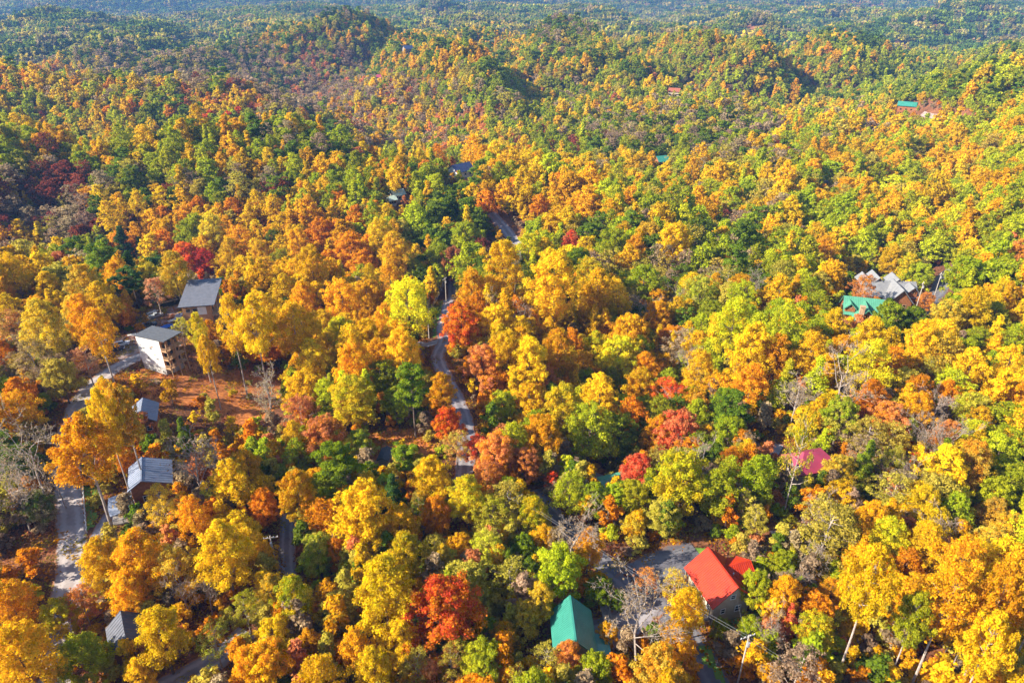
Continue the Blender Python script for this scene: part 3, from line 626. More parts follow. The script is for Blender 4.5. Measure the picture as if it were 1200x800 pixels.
def railing(parent, a, b, m=None, hgt=1.0, step=1.6):
    a, b = Vector(a), Vector(b); n = max(1, int((b - a).length / step)); z = Vector((0, 0, 1))
    for i in range(n + 1):
        q = a + (b - a) * i / n; MB().bar(q, q + z * hgt, .11).obj('railing_post', m or M_DECK, parent)
    r = MB().bar(a + z * hgt, b + z * hgt, .12, .08).bar(a + z * .5 * hgt, b + z * .5 * hgt, .06).bar(a + z * .15, b + z * .15, .06)
    r.obj('handrail', m or M_DECK, parent)
def deck(parent, x0, x1, y0, y1, z, m=None, posts=True, zb=-2):
    d = MB(); n = max(3, int((x1 - x0) / .4))
    for i in range(n): d.box(x0 + (x1 - x0) * i / n, x0 + (x1 - x0) * (i + .93) / n, y0, y1, z - .08, z)
    d.box(x0, x1, y0, y0 + .12, z - .3, z - .085).box(x0, x1, y1 - .12, y1, z - .3, z - .085); o = d.obj('deck', m or M_DECK, parent)
    if posts:
        for x in (x0 + .15, x1 - .15):
            for y in (y0 + .2, y1 - .2): MB().box(x - .1, x + .1, y - .1, y + .1, zb, z - .305).obj('deck_post', m or M_DECK, parent)
    return o
SITES = []
def anchor(x, y):                   # slide a plan position (surveyed on level ground) along its sight line onto the real slope
    px, py, _ = project(np.array([x]), np.array([y]), np.array([0.0])); p = at(float(px[0]), float(py[0])); return float(p[0]), float(p[1])
def site(x, y, r): SITES.append((x, y, r))

# --- red roofed house by the junction
X, Y = 42.55, 100.5; X, Y = anchor(X, Y); site(X, Y, 11)
h = thing('red_roof_house', 'beige cottage with a bright red metal roof beside the asphalt junction', 'house', (X, Y, zg(X, Y)), facing(.286, -.958), 'houses among the trees')
gable_walls(w := MB(), 9.6, 4.0, -2, 5.5, 9.6); w.obj('wall', M_BEIGE, h)
gable_walls(w := MB(), 6.4, 3.9, -2, 5.3, 8.2, cx=-3.3, cy=-.9, axis='x'); w.obj('wing_wall', M_BEIGE, h)
gable_slabs(r := MB(), 11.2, 5.0, 5.55, 10.0, ribs=.45); ro = r.obj('roof', M_REDROOF, h)
MB().box(-.18, .18, -5.65, 5.65, 9.98, 10.06).obj('ridge_cap', M_REDROOF, ro)
MB().box(-.06, .06, -.06, .06, 0, .01).tube([(-2, 1.2, 8.0), (-2, 1.2, 8.9)], .12).obj('vent_pipe', M_METAL, ro)
gable_slabs(r := MB(), 7.3, 4.6, 5.45, 8.75, cx=-3.7, cy=-.9, axis='x', ribs=.45); r2 = r.obj('wing_roof', M_REDROOF, h)
MB().tube([(-6.0, 1.2, 7.0), (-6.0, 1.2, 8.2)], .16, 8).obj('vent_pipe', M_TRIM, r2)
window(h, (-1.6, 4.8, 3.0), (-1, 0, 0), (0, 1, 0), 1.3, 1.6, M_TRIM); window(h, (1.8, 4.8, 3.2), (-1, 0, 0), (0, 1, 0), 1.0, 1.3, M_TRIM); window(h, (0, 4.8, 6.6), (-1, 0, 0), (0, 1, 0), 1.1, 1.1, M_TRIM)
window(h, (4.0, -2.6, 3.3), (0, 1, 0), (1, 0, 0), 1.2, 1.3); window(h, (4.0, 3.0, 3.3), (0, 1, 0), (1, 0, 0), 1.2, 1.3)
door(h, (4.0, .4, 2.0), (0, 1, 0), (1, 0, 0), 1.1, 2.2, M_REDDOOR)
deck(h, 4.05, 6.2, -5.0, 4.9, 1.95); railing(h, (6.1, -4.9, 1.95), (6.1, 4.8, 1.95)); railing(h, (4.2, 4.8, 1.95), (6.1, 4.8, 1.95))
for y in (-4.8, -1.6, 1.6, 4.7): MB().box(4.75, 4.93, y - .09, y + .09, 1.955, 5.6).obj('porch_post', M_DECK, h)

# --- teal roofed house
X, Y = 11.4, 88.7; X, Y = anchor(X, Y); site(X, Y, 9)
h = thing('teal_roof_house', 'small house with a teal green metal roof under yellow trees near the bottom', 'house', (X, Y, zg(X, Y)), facing(.03, -1), 'houses among the trees')
gable_walls(w := MB(), 9.0, 3.3, -2, 4.9, 8.9, hw2=3.7); w.obj('wall', M_BEIGE, h)
gable_slabs(r := MB(), 10.4, 3.9, 4.9, 9.3, hw2=4.4, ribs=.45); ro = r.obj('roof', M_TEAL, h)
MB().box(-.17, .17, -5.25, 5.25, 9.28, 9.36).obj('ridge_cap', M_TEAL, ro)
r = MB().slab([(-3.6, 1.8, 4.5), (-3.6, 5.4, 4.5), (-7.0, 5.4, 3.6), (-7.0, 1.8, 3.6)][::-1], .15)
for i in range(9): r.bar((-3.6, 1.8 + i * .45, 4.53), (-7.0, 1.8 + i * .45, 3.63), .07)
r.obj('porch_roof', M_TEAL, h)
r = MB().slab([(-4.0, -.6, 3.9), (-4.0, 1.6, 3.9), (-7.4, 1.6, 3.4), (-7.4, -.6, 3.4)][::-1], .15); r.obj('step_roof', M_TEAL, h)
for y in (2.0, 5.2): MB().box(-6.9, -6.75, y - .08, y + .08, -1, 3.5).obj('porch_post', M_DECK, h)
deck(h, -7.0, -3.75, -3.8, 5.3, 1.4); railing(h, (-6.9, -3.7, 1.4), (-6.9, 1.0, 1.4)); railing(h, (-6.9, -3.7, 1.4), (-3.9, -3.7, 1.4))
deck(h, -8.8, -7.05, -9.5, -2.4, 1.35); railing(h, (-7.15, -9.4, 1.35), (-7.15, -4.0, 1.35)); railing(h, (-8.7, -9.4, 1.35), (-8.7, -2.5, 1.35))
window(h, (-1.8, 4.5, 3.0), (-1, 0, 0), (0, 1, 0), 1.2, 1.4); window(h, (1.6, 4.5, 3.0), (-1, 0, 0), (0, 1, 0), 1.2, 1.4)
door(h, (-3.7, 0, 1.45), (0, 1, 0), (-1, 0, 0), 1.0, 2.1, M_REDDOOR); window(h, (3.3, -1, 3), (0, 1, 0), (1, 0, 0), 1.1, 1.3)

# --- white unfinished house with balconies
X, Y = -116.2, 197.5; X, Y = anchor(X, Y); site(X, Y, 13)
h = thing('unfinished_house', 'tall white unfinished house with stacked wooden balconies above the orange dirt', 'house', (X, Y, zg(X, Y)), facing(-.36, -.93), 'houses among the trees')
MB().box(-4.85, 4.85, -3.5, 3.5, -3, 3.0).obj('foundation', M_CONC, h)
MB().add([(-4.9, -3.55, 3.0), (4.9, -3.55, 3.0), (4.9, 3.55, 3.0), (-4.9, 3.55, 3.0), (-4.9, -3.55, 12.6), (4.9, -3.55, 12.6), (4.9, 3.55, 12.65), (-4.9, 3.55, 12.65)],
         [(3, 2, 1, 0), (4, 5, 6, 7), (0, 1, 5, 4), (1, 2, 6, 5), (2, 3, 7, 6), (3, 0, 4, 7)]).obj('wall', M_WHITE, h)
MB().slab([(5.3, -3.9, 12.9), (5.3, 3.8, 13.0), (-7.5, 3.8, 13.0), (-7.5, -3.9, 12.9)][::-1], .3).obj('roof', M_DKROOF, h)
for x, z, ww in ((2.6, 9.0, .9), (1.4, 5.6, .9), (-.6, 9.4, 1.0), (-2.4, 5.8, 1.0)): window(h, (x, 3.55, z), (-1, 0, 0), (0, 1, 0), ww, .8, M_TRIM)
for x in (-1.6, -3.6): window(h, (x, 3.5, 1.2), (-1, 0, 0), (0, 1, 0), .9, .9, M_TRIM)
MB().box(-1.7, -.3, 3.56, 3.62, 9.95, 10.25).obj('sheathing_patch', M_ORANGE, h); MB().box(-2.0, -.9, 3.56, 3.62, 7.1, 7.4).obj('sheathing_patch', M_LUMBER, h)
MB().box(-5.02, -4.905, -3.5, 3.5, 3.0, 12.15).obj('bare_wall', M_TAN, h)
for z in (2.9, 6.1, 9.3):
    deck(h, -7.4, -5.03, -3.6, 3.7, z, M_LUMBER, False)
    railing(h, (-7.3, -3.5, z), (-7.3, 3.6, z), M_LUMBER, 1.0, 1.4); railing(h, (-5.2, 3.6, z), (-7.3, 3.6, z), M_LUMBER, 1.0, 1.1)
    for y in (-2.3, 0, 2.3): window(h, (-5.02, y, z + 1.35), (0, 1, 0), (-1, 0, 0), 1.3, 2.0, M_TAN, cross=False)
for y in (-3.4, 0, 3.45):
    MB().box(-7.5, -7.32, y - .09, y + .09, -3, 12.1).obj('balcony_post', M_LUMBER, h)
for i in range(4): MB().bar((-8.6, -3 + i * 1.9, -2), (-7.55, -3 + i * 1.9, 5.5 + (i % 2)), .12).obj('scaffold_prop', M_LUMBER, h)

# --- tan house with the grey shed roof
X, Y = -116.0, 232.5; X, Y = anchor(X, Y); site(X, Y, 16)
h = thing('shed_roof_house', 'tan house with a broad grey shed roof and timber balconies above the building plot', 'house', (X, Y, zg(X, Y)), facing(.19, -.98), 'houses among the trees')
MB().add([(-4.6, -8.4, -3), (5.2, -8.4, -3), (5.2, 8.4, -3), (-4.6, 8.4, -3), (-4.6, -8.4, 12.8), (5.2, -8.4, 12.8), (5.2, 8.4, 10.4), (-4.6, 8.4, 10.4)],
         [(3, 2, 1, 0), (4, 5, 6, 7), (0, 1, 5, 4), (1, 2, 6, 5), (2, 3, 7, 6), (3, 0, 4, 7)]).obj('wall', M_TAN, h)
MB().slab([(6.1, -10.0, 13.3), (6.1, 9.6, 10.55), (-6.6, 9.6, 10.55), (-6.6, -10.0, 13.3)][::-1], .35).obj('roof', M_GREYROOF, h)
MB().box(-3.2, -.2, 8.41, 8.47, 6.8, 9.9).obj('wall_wrap', M_WHITE, h)
for x, z in ((3.2, 8.6), (2.2, 5.6), (.8, 8.8)): window(h, (x, 8.4, z), (-1, 0, 0), (0, 1, 0), 1.5, 1.1, M_DECK)
for z in (2.6, 6.2):
    deck(h, -7.2, -4.65, -8.2, 8.3, z, M_LUMBER, False); railing(h, (-7.1, -8.1, z), (-7.1, 8.2, z), M_LUMBER, 1, 1.8); railing(h, (-4.8, 8.2, z), (-7.1, 8.2, z), M_LUMBER, 1, 1.1)
    for y in (-5, 0, 5): window(h, (-4.6, y, z + 1.4), (0, 1, 0), (-1, 0, 0), 2.0, 2.1, M_LUMBER, cross=False)
for y in (-8, -2.7, 2.7, 8.1): MB().box(-7.3, -7.1, y - .1, y + .1, -3, 10.4).obj('balcony_post', M_LUMBER, h)
MB().slab([(6.15, 4, 6.2), (6.15, 9, 5.9), (9.0, 9, 5.3), (9.0, 4, 5.6)], .2).obj('side_roof', M_BLUEROOF, h)

# --- blue grey roofed cabin beside the gravel road
X, Y = -90.5, 132.5; X, Y = anchor(X, Y); site(X, Y, 10)
h = thing('blue_roof_cabin', 'cabin with a pale blue grey roof and covered porch below the orange tree', 'house', (X, Y, zg(X, Y)), facing(.42, -.9), 'houses among the trees')
gable_walls(w := MB(), 8.6, 2.7, -2, 7.3, 9.0, hw2=5.6, ze2=5.8); w.obj('wall', M_LOG, h)
gable_slabs(r := MB(), 10, 3.4, 7.1, 9.3, hw2=6.4, ze2=6.5, ribs=.9); ro = r.obj('roof', M_BLUEROOF, h)
MB().box(-.15, .15, -5.05, 5.05, 9.29, 9.37).obj('ridge_cap', M_BLUEROOF, ro)
MB().slab([(2.9, 2.6, 5.6), (2.9, 9.0, 4.9), (8.0, 9.0, 4.2), (8.0, 2.6, 4.9)], .18).obj('porch_roof', M_BLUEROOF, h)
deck(h, 2.8, 7.8, 2.8, 8.9, 1.6); railing(h, (2.9, 8.8, 1.6), (7.7, 8.8, 1.6)); railing(h, (2.9, 4.5, 1.6), (2.9, 8.8, 1.6))
for x, y in ((3.1, 8.7), (7.6, 8.7), (7.6, 3.0)): MB().box(x - .1, x + .1, y - .1, y + .1, 1.605, 4.2).obj('porch_post', M_LOG, h)
deck(h, -5.4, 2.7, 4.35, 6.8, 1.6); railing(h, (-5.3, 6.7, 1.6), (2.4, 6.7, 1.6))
window(h, (-3, 4.3, 3.6), (-1, 0, 0), (0, 1, 0), 1.4, 1.5); window(h, (0, 4.3, 3.6), (-1, 0, 0), (0, 1, 0), 1.4, 1.5); door(h, (1.7, 4.3, 1.65), (-1, 0, 0), (0, 1, 0), .9, 2.1, M_REDDOOR)
X, Y = -104.0, 160.5; X, Y = anchor(X, Y); site(X, Y, 7)
h = thing('blue_roof_cabin', 'cabin with a blue grey roof just above the porch cabin, half hidden by yellow crowns', 'house', (X, Y, zg(X, Y)), facing(.36, -.93), 'houses among the trees')
gable_walls(w := MB(), 8.6, 3.0, -2, 6.6, 8.6); w.obj('wall', M_LOG, h)
gable_slabs(r := MB(), 10, 3.8, 6.4, 9.0, ribs=.9); r.obj('roof', M_BLUEROOF, h)
deck(h, -3.0, 3.0, 4.35, 6.6, 2.6); railing(h, (-2.9, 6.5, 2.6), (2.9, 6.5, 2.6))
window(h, (-1.4, 4.3, 4.2), (-1, 0, 0), (0, 1, 0), 1.3, 1.4); window(h, (1.4, 4.3, 4.2), (-1, 0, 0), (0, 1, 0), 1.3, 1.4)

# --- small grey roof at the lower left
X, Y = -73.0, 88.2; X, Y = anchor(X, Y); site(X, Y, 5)
h = thing('grey_roof_cottage', 'small cottage with a grey pitched roof between golden trees at the lower left', 'house', (X, Y, zg(X, Y)), facing(.55, -.84), 'houses among the trees')
gable_walls(w := MB(), 6.2, 2.6, -2, 5.3, 7.7); w.obj('wall', M_LOG, h)
gable_slabs(r := MB(), 7.4, 3.3, 5.1, 8.1, ribs=.8); r.obj('roof', M_GREYROOF, h)
window(h, (0, 3.1, 3), (-1, 0, 0), (0, 1, 0), 1.2, 1.3); deck(h, -2.6, 2.6, 3.15, 5, 1.0); railing(h, (-2.5, 4.9, 1.0), (2.5, 4.9, 1.0))

# --- long low green roof
X, Y = 25.0, 134.0; X, Y = anchor(X, Y); site(X, Y, 6)
h = thing('green_roof_house', 'long low house with a dark green metal roof behind green trees', 'house', (X, Y, zg(X, Y)), facing(.33, -.94), 'houses among the trees')
gable_walls(w := MB(), 9.4, 2.8, -1.5, 3.9, 5.3, axis='x'); w.obj('wall', M_BEIGE, h)
gable_slabs(r := MB(), 10.4, 3.4, 3.9, 5.8, axis='x', ribs=.6); r.obj('roof', M_GREENROOF, h)
for x in (-3, 0, 3): window(h, (x, 2.8, 2.2), (-1, 0, 0), (0, 1, 0), 1.2, 1.1)

# --- maroon roofed house
X, Y = 77.2, 141.5; X, Y = anchor(X, Y); site(X, Y, 8)
h = thing('maroon_roof_house', 'house with a maroon hipped roof partly hidden behind a thin yellow tree', 'house', (X, Y, zg(X, Y)), facing(.25, -.97), 'houses among the trees')
MB().box(-5.6, 5.6, -3.6, 3.6, -1.5, 4.6).obj('wall', M_BEIGE, h)
a, bq, z0, z1, e = 2.6, 4.4, 4.5, 8.0, 6.6
r = MB().slab([(-a, 0, z1), (a, 0, z1), (e, bq, z0), (-e, bq, z0)][::-1], .2).slab([(a, 0, z1), (-a, 0, z1), (-e, -bq, z0), (e, -bq, z0)][::-1], .2)
r.slab([(a, 0, z1), (e, -bq, z0), (e, bq, z0)], .2).slab([(-a, 0, z1), (-e, bq, z0), (-e, -bq, z0)], .2)
r.obj('roof', M_MAROON, h)
for x in (-3.4, 0, 3.4): window(h, (x, 3.6, 2.5), (-1, 0, 0), (0, 1, 0), 1.3, 1.3)

# --- green roofed house with the stone chimney
X, Y = 128.5, 227.5; X, Y = anchor(X, Y); site(X, Y, 11)
h = thing('chimney_house', 'log house with a light green gabled roof and a tall tan stone chimney', 'house', (X, Y, zg(X, Y)), facing(-.28, -.96), 'houses among the trees')
gable_walls(w := MB(), 12.2, 4.6, -2, 7.2, 11.6, axis='x'); w.obj('wall', M_LOG, h)
gable_slabs(r := MB(), 13.6, 5.4, 7.0, 12.2, axis='x', ribs=.6); r.obj('roof', M_GREENROOF, h)
gable_walls(w := MB(), 8.6, 3.4, -2, 7.0, 10.9, cy=4.6, cx=-.4); w.obj('wing_wall', M_LOG, h)
gable_slabs(r := MB(), 10, 4.2, 6.6, 11.6, cy=5.0, cx=-.4, ribs=.6); r.obj('wing_roof', M_GREENROOF, h)
gable_walls(w := MB(), 3.4, 1.7, 8, 9.4, 11.0, cx=4.6, cy=2.9); w.obj('dormer_wall', M_LOG, h)
gable_slabs(r := MB(), 4.4, 2.2, 9.2, 11.4, cx=4.6, cy=3.0, ribs=.6); r.obj('dormer_roof', M_GREENROOF, h)
MB().box(1.0, 2.5, 8.95, 10.2, -2, 12.4).box(.85, 2.65, 8.8, 10.35, 12.402, 12.8).obj('chimney', M_STONE, h)
window(h, (-1.9, 8.9, 5), (-1, 0, 0), (0, 1, 0), 1.4, 2.0, M_LUMBER); window(h, (-1.9, 8.9, 8.4), (-1, 0, 0), (0, 1, 0), 1.2, 1.4, M_LUMBER); window(h, (4.6, 4.6, 10), (-1, 0, 0), (0, 1, 0), 1.0, 1.0, M_LUMBER)
deck(h, -3.6, 3.6, 10.4, 13.0, 2.0); railing(h, (-3.5, 12.9, 2), (3.5, 12.9, 2))

# --- grey roofed house with pale gables
X, Y = 147.0, 246.0; X, Y = anchor(X, Y); site(X, Y, 15)
h = thing('many_gabled_house', 'large house with a grey shingle roof of several sunlit gables beside the far right road', 'house', (X, Y, zg(X, Y)), facing(-.1, -1), 'houses among the trees')
M_PALEROOF = mat('pale_shingle', (.20, .20, .20), .6, .4, noise=(.15, .15, .155), scale=.9, bump=.3, bscale=14)
gable_walls(w := MB(), 19, 5.4, -2, 6.8, 10.6, axis='x'); w.obj('wall', M_LOG, h)
gable_slabs(r := MB(), 20.4, 6.3, 6.6, 11.2, axis='x'); r.obj('roof', M_PALEROOF, h)
for cx, cy, L, hw, ze, zr in ((-1.4, 4.6, 13, 5.0, 6.2, 11.9), (-7.2, 4.0, 5.5, 2.4, 9.0, 11.4), (4.0, -3.6, 9, 3.8, 8.6, 12.6), (-3.6, -3.4, 8, 3.0, 9.2, 12.2), (8.0, -3.2, 8, 2.6, 9.4, 12.0)):
    gable_walls(w := MB(), L - 1.4, hw - .7, 4, ze + .1, zr - .5, cx=cx, cy=cy - .1); w.obj('gable_wall', M_LOG, h)
    gable_slabs(r := MB(), L, hw, ze, zr, cx=cx, cy=cy); r.obj('gable_roof', M_PALEROOF, h)
for x in (-3.2, -1.4, .4): window(h, (x, 10.35, 4.6), (-1, 0, 0), (0, 1, 0), 1.3, 2.0, M_LUMBER)
window(h, (-7.2, 6.05, 9.2), (-1, 0, 0), (0, 1, 0), 1.2, 1.2, M_LUMBER); deck(h, -6, 3.2, 10.4, 13.4, 2.2, M_LOG); railing(h, (-5.9, 13.3, 2.2), (3.1, 13.3, 2.2), M_LOG)

# --- little shed under the pines
p = at(452, 540); site(p[0], p[1], 3.5)
h = thing('garden_shed', 'little dark roofed shed at the edge of the rust coloured clearing', 'shed', (p[0], p[1], zg(p[0], p[1])), facing(-.1, -1))
gable_walls(w := MB(), 4.8, 1.3, -.6, 2.3, 3.0); w.obj('wall', M_CONC, h); gable_slabs(r := MB(), 5.6, 1.7, 2.2, 3.1); r.obj('roof', M_DKROOF, h); door(h, (0, 2.4, 0), (-1, 0, 0), (0, 1, 0), 1.0, 2.0, M_CONC)

# --- houses far off among the hills
M_PALEGREEN = mat('pale_green_roof', (.42, .52, .45), .4, .5); M_RUSTROOF = mat('rust_roof', (.30, .09, .05), .6, .3)
def far_house(px, py, L, hw, ze, zr, roof, wall, label, turn=0.0, axis='x', porch=False):
    p = at(px, py, ze * .6); site(p[0], p[1], L); d = Vector((-p[0], -p[1], 0)).normalized(); z = zg(p[0], p[1])
    h = thing('hill_house', label, 'house', (p[0], p[1], z), facing(d.x, d.y) + turn, 'houses among the trees')
    gable_walls(w := MB(), L, hw, -4, ze, zr, axis=axis); w.obj('wall', wall, h)
    gable_slabs(r := MB(), L + 1.6, hw + 1, ze - .2, zr + .5, axis=axis); r.obj('roof', roof, h)
    if axis == 'x':
        for i in range(3): window(h, (-L * .3 + i * L * .3, hw, ze * .55), (-1, 0, 0), (0, 1, 0), 1.6, 1.6, wall, cross=False)
    else: window(h, (0, L / 2, ze * .6), (-1, 0, 0), (0, 1, 0), 1.6, 1.8, wall, cross=False)
    if porch:
        deck(h, -L / 2, L / 2, hw + .02, hw + 2.4, 1.6, M_LOG); railing(h, (-L / 2, hw + 2.3, 1.6), (L / 2, hw + 2.3, 1.6), M_LOG, 1, 2.5)
    return h
far_house(1062, 127, 16, 5, 7.5, 10.5, M_TEAL, M_LOG, 'log cabin with a teal roof on the far right hillside above a dirt track', porch=True)
far_house(540, 202, 14, 5, 5, 8.5, M_NAVY, M_WHITE, 'house with a dark navy roof and pale gable in the middle distance', turn=R(38))
far_house(466, 230, 7, 3.2, 4.5, 6.5, M_PALEGREEN, M_BEIGE, 'house with a pale green white roof peeping out left of the navy roof', turn=R(25))
far_house(458, 236, 5, 2.6, 4, 5.5, M_PALEGREEN, M_BEIGE, 'small pale outbuilding just below the pale green roof', turn=R(25))
far_house(790, 110, 13, 5, 8, 11, M_RUSTROOF, M_BEIGE, 'far house with a rust red roof and white wall in the upper middle', turn=R(-8))
far_house(775, 191, 9, 4.5, 6, 9, M_TEAL, M_LOG, 'far small house with a dark teal roof right of centre', turn=R(30))
far_house(478, 60, 13, 6, 9, 13, M_NAVY, M_DECK, 'very far dark blue roofed house under the upper left ridge', turn=R(20))
far_house(446, 93, 10, 5, 8, 11, M_MAROON, M_DECK, 'very far dark maroon house at the foot of the wooded ridge', turn=R(-15))
far_house(575, 53, 12, 6, 9, 13, M_DKROOF, M_DECK, 'very far dark roofed house near the ridge top above the centre', turn=R(10))
far_house(972, 214, 8, 4, 5, 7, M_BLUEROOF, M_DECK, 'far grey blue roof left of the pair on the right slope', turn=R(15))
far_house(1031, 221, 7, 4, 5, 7, M_GREYROOF, M_DECK, 'far grey roof at the right end of the pair on the right slope', turn=R(-10))

# ------------------------------------------------------------------ vehicles and building site clutter
def loft(mb, prof, half):
    """side profile (x, z) given a width: sides pulled in towards the top"""
    n = len(prof); zt_ = max(z for _, z in prof)
    for s in (-1, 1): mb.v += [(x, s * half(z), z) for x, z in prof]
    o = len(mb.v) - 2 * n; F = [list(range(o, o + n)), list(range(o + 2 * n - 1, o + n - 1, -1))] + [[o + i, o + n + i, o + n + (i + 1) % n, o + (i + 1) % n] for i in range(n)]
    for f in F: mb.f.append(f); mb.mi.append(0)
def vehicle(name, label, cat, px, py, rz, paint, kind):
    p = at(px, py); root = thing(name, label, cat, (p[0], p[1], zg(p[0], p[1]) + .1), rz, 'vehicles on the building plot')
    if kind == 'pickup':
        body = [(-2.7, .45), (2.6, .45), (2.75, .75), (2.65, 1.1), (1.3, 1.2), (-2.7, 1.2)]
        cab = [(-.55, 1.2), (1.35, 1.2), (.65, 1.85), (-.45, 1.85)]
    else:
        body = [(-2.4, .4), (2.3, .4), (2.45, .7), (2.35, 1.05), (1.2, 1.15), (-2.45, 1.15)]
        cab = [(-2.35, 1.15), (1.25, 1.15), (.6, 1.78), (-2.1, 1.78)]
    b = MB(); loft(b, body, lambda z: .95 if z < 1.0 else .9)
    if kind == 'pickup': b.box(-2.65, -.6, -.92, -.82, 1.2, 1.38).box(-2.65, -.6, .82, .92, 1.2, 1.38).box(-2.72, -2.62, -.92, .92, 1.0, 1.38)
    b.obj('body', paint, root); c = MB(); loft(c, cab, lambda z: .86 if z < 1.5 else .72); co = c.obj('cab', paint, root)
    x0, x1 = cab[0][0], cab[1][0]
    MB().slab([(x1 - .12, -.75, 1.27), (x1 - .12, .75, 1.27), (.72, .62, 1.82), (.72, -.62, 1.82)], -.03).obj('windscreen', M_GLASS, root)
    for s in (-1, 1):
        MB().slab([(x0 + .2, s * .88, 1.28), (x1 - .35, s * .88, 1.28), (.55, s * .755, 1.76), (x0 + .3, s * .755, 1.76)], .02 * s).obj('side_window', M_GLASS, root)
        for x in (-1.65, 1.6):
            w = MB().tube([(x, s * .72, .36), (x, s * .97, .36)], .38, 12).obj('wheel', M_TYRE, root); MB().tube([(x, s * .96, .36), (x, s * .985, .36)], .22, 8).obj('rim', M_METAL, w)
        MB().box(2.4, 2.72, s * .6 - .18, s * .6 + .18, .78, .95).obj('headlight', M_TRIM, root)
    return root
vehicle('parked_pickup', 'silver pickup parked beside the dark skip behind the white unfinished house', 'pickup', 183, 372, R(42), M_CARS, 'pickup')
vehicle('parked_pickup', 'dark pickup parked just in front of the silver one behind the white house', 'pickup', 175, 383, R(48), M_CARD, 'pickup')
vehicle('parked_car', 'white car parked left of the white unfinished house at the end of the gravel road', 'car', 143, 405, R(28), M_CARW, 'car')
vehicle('parked_car', 'dark car half hidden beside the white parked car', 'car', 137, 411, R(20), M_CARD, 'car')
p = at(200, 358); g = thing('rubbish_skip', 'long black steel skip full of debris left of the tan house', 'skip', (p[0], p[1], zg(p[0], p[1])), R(40))
MB().box(-4, 4, -1.2, 1.2, .15, .3).box(-4, 4, -1.2, -1.08, .302, 2.2).box(-4, 4, 1.08, 1.2, .302, 2.2).box(-4, -3.9, -1.078, 1.078, .302, 2.2).box(3.9, 4, -1.078, 1.078, .302, 2.2).obj('container', M_BLACK, g)
for i in range(7): MB().box(-3.6 + i, -3.5 + i, -1.28, -1.203, .3, 2.2).obj('rib', M_BLACK, g)
d = MB()
for i in range(26): d.bar((random.uniform(-3.6, 3.6), random.uniform(-.9, .9), random.uniform(1.2, 1.9)), (random.uniform(-3.6, 3.6), random.uniform(-.9, .9), random.uniform(1.3, 2.3)), .18, .06)
d.obj('debris', M_LUMBER, g)
p = at(105, 433); g = thing('orange_bin', 'bright orange box shaped bin at the left edge of the gravel road', 'bin', (p[0], p[1], zg(p[0], p[1])), R(20))
MB().add([(-1.0, -.8, 0), (1.0, -.8, 0), (1.0, .8, 0), (-1.0, .8, 0), (-1.2, -.95, 1.7), (1.2, -.95, 1.7), (1.2, .95, 1.7), (-1.2, .95, 1.7)], [(3, 2, 1, 0), (4, 5, 6, 7), (0, 1, 5, 4), (1, 2, 6, 5), (2, 3, 7, 6), (3, 0, 4, 7)]).obj('bin_body', M_ORANGE, g)
MB().box(-1.25, 1.25, -1, 1, 1.705, 1.85).obj('lid', M_ORANGE, g)
p = at(196, 383); t = MB(); n = 7
for i in range(n):
    for j in range(n): t.v.append((-2.2 + 4.4 * i / (n - 1), -1.4 + 2.8 * j / (n - 1), .7 * math.sin(math.pi * i / (n - 1)) * math.sin(math.pi * j / (n - 1)) + .25 + .15 * math.sin(i * 2.1 + j * 1.7)))
for i in range(n - 1):
    for j in range(n - 1): t.f.append([i * n + j, (i + 1) * n + j, (i + 1) * n + j + 1, i * n + j + 1]); t.mi.append(0)
o = t.obj('blue_tarp', M_TARP); o.location = (p[0], p[1], zg(p[0], p[1])); o.rotation_euler.z = R(35); tag(o, 'crumpled blue tarpaulin over a heap behind the white unfinished house', 'tarpaulin')
for k, (a, b, rz, nb, lab, m) in enumerate(((205, 375, 40, 7, 'stack of pale boards in front of the tan house', M_TRIM), (188, 390, 35, 6, 'stack of timber between the pickups and the blue tarpaulin', M_LUMBER), (178, 366, 55, 6, 'stack of boards left of the silver pickup', M_TRIM),
        (163, 381, 30, 7, 'grey rubble boards heaped left of the dark pickup', M_CONC), (158, 392, 15, 6, 'pale boards lying behind the white parked car', M_TRIM), (183, 447, -35, 5, 'loose boards lying on the dirt below the white house', M_LUMBER), (190, 361, 40, 5, 'timber stack at the foot of the black skip', M_LUMBER))):
    p = at(a, b); g = thing('board_stack', lab, 'boards', (p[0], p[1], zg(p[0], p[1]) + .05), R(rz), 'stacks of building boards')
    for i in range(nb):
        l = random.uniform(1.6, 2.6); y = (i % 4 - 1.5) * .5; z = .2 * (i // 4) + .03; MB().box(-l, l, y - .22, y + .2, z, z + .16).obj('board', m, g)

# ------------------------------------------------------------------ poles, wires and fence
def pole(px, py, hgt, label, arm=0.0, r=.17):
    p = at(px, py); z = zg(p[0], p[1]); site(p[0], p[1], 1.5)
    g = thing('utility_pole', label, 'utility pole', (p[0], p[1], z), arm, 'utility poles along the roads')
    MB().tube([(0, 0, -.5), (0, 0, hgt * .5), (0, 0, hgt)], [r, r * .88, r * .72], 8).obj('shaft', M_POLE, g)
    MB().box(-1.5, 1.5, r * .8, r * .8 + .14, hgt - .8, hgt - .64).obj('crossarm', M_POLE, g)
    for x in (-1.4, -.6, .6, 1.4): MB().tube([(x, r * .8 + .07, hgt - .64), (x, r * .8 + .07, hgt - .42)], [.05, .07], 6).obj('insulator', M_TRIM, g)
    MB().tube([(0, -.36, hgt - 2.6), (0, -.36, hgt - 1.6)], .24, 8).obj('transformer', M_METAL, g)
    return Vector((p[0], p[1], z + hgt))
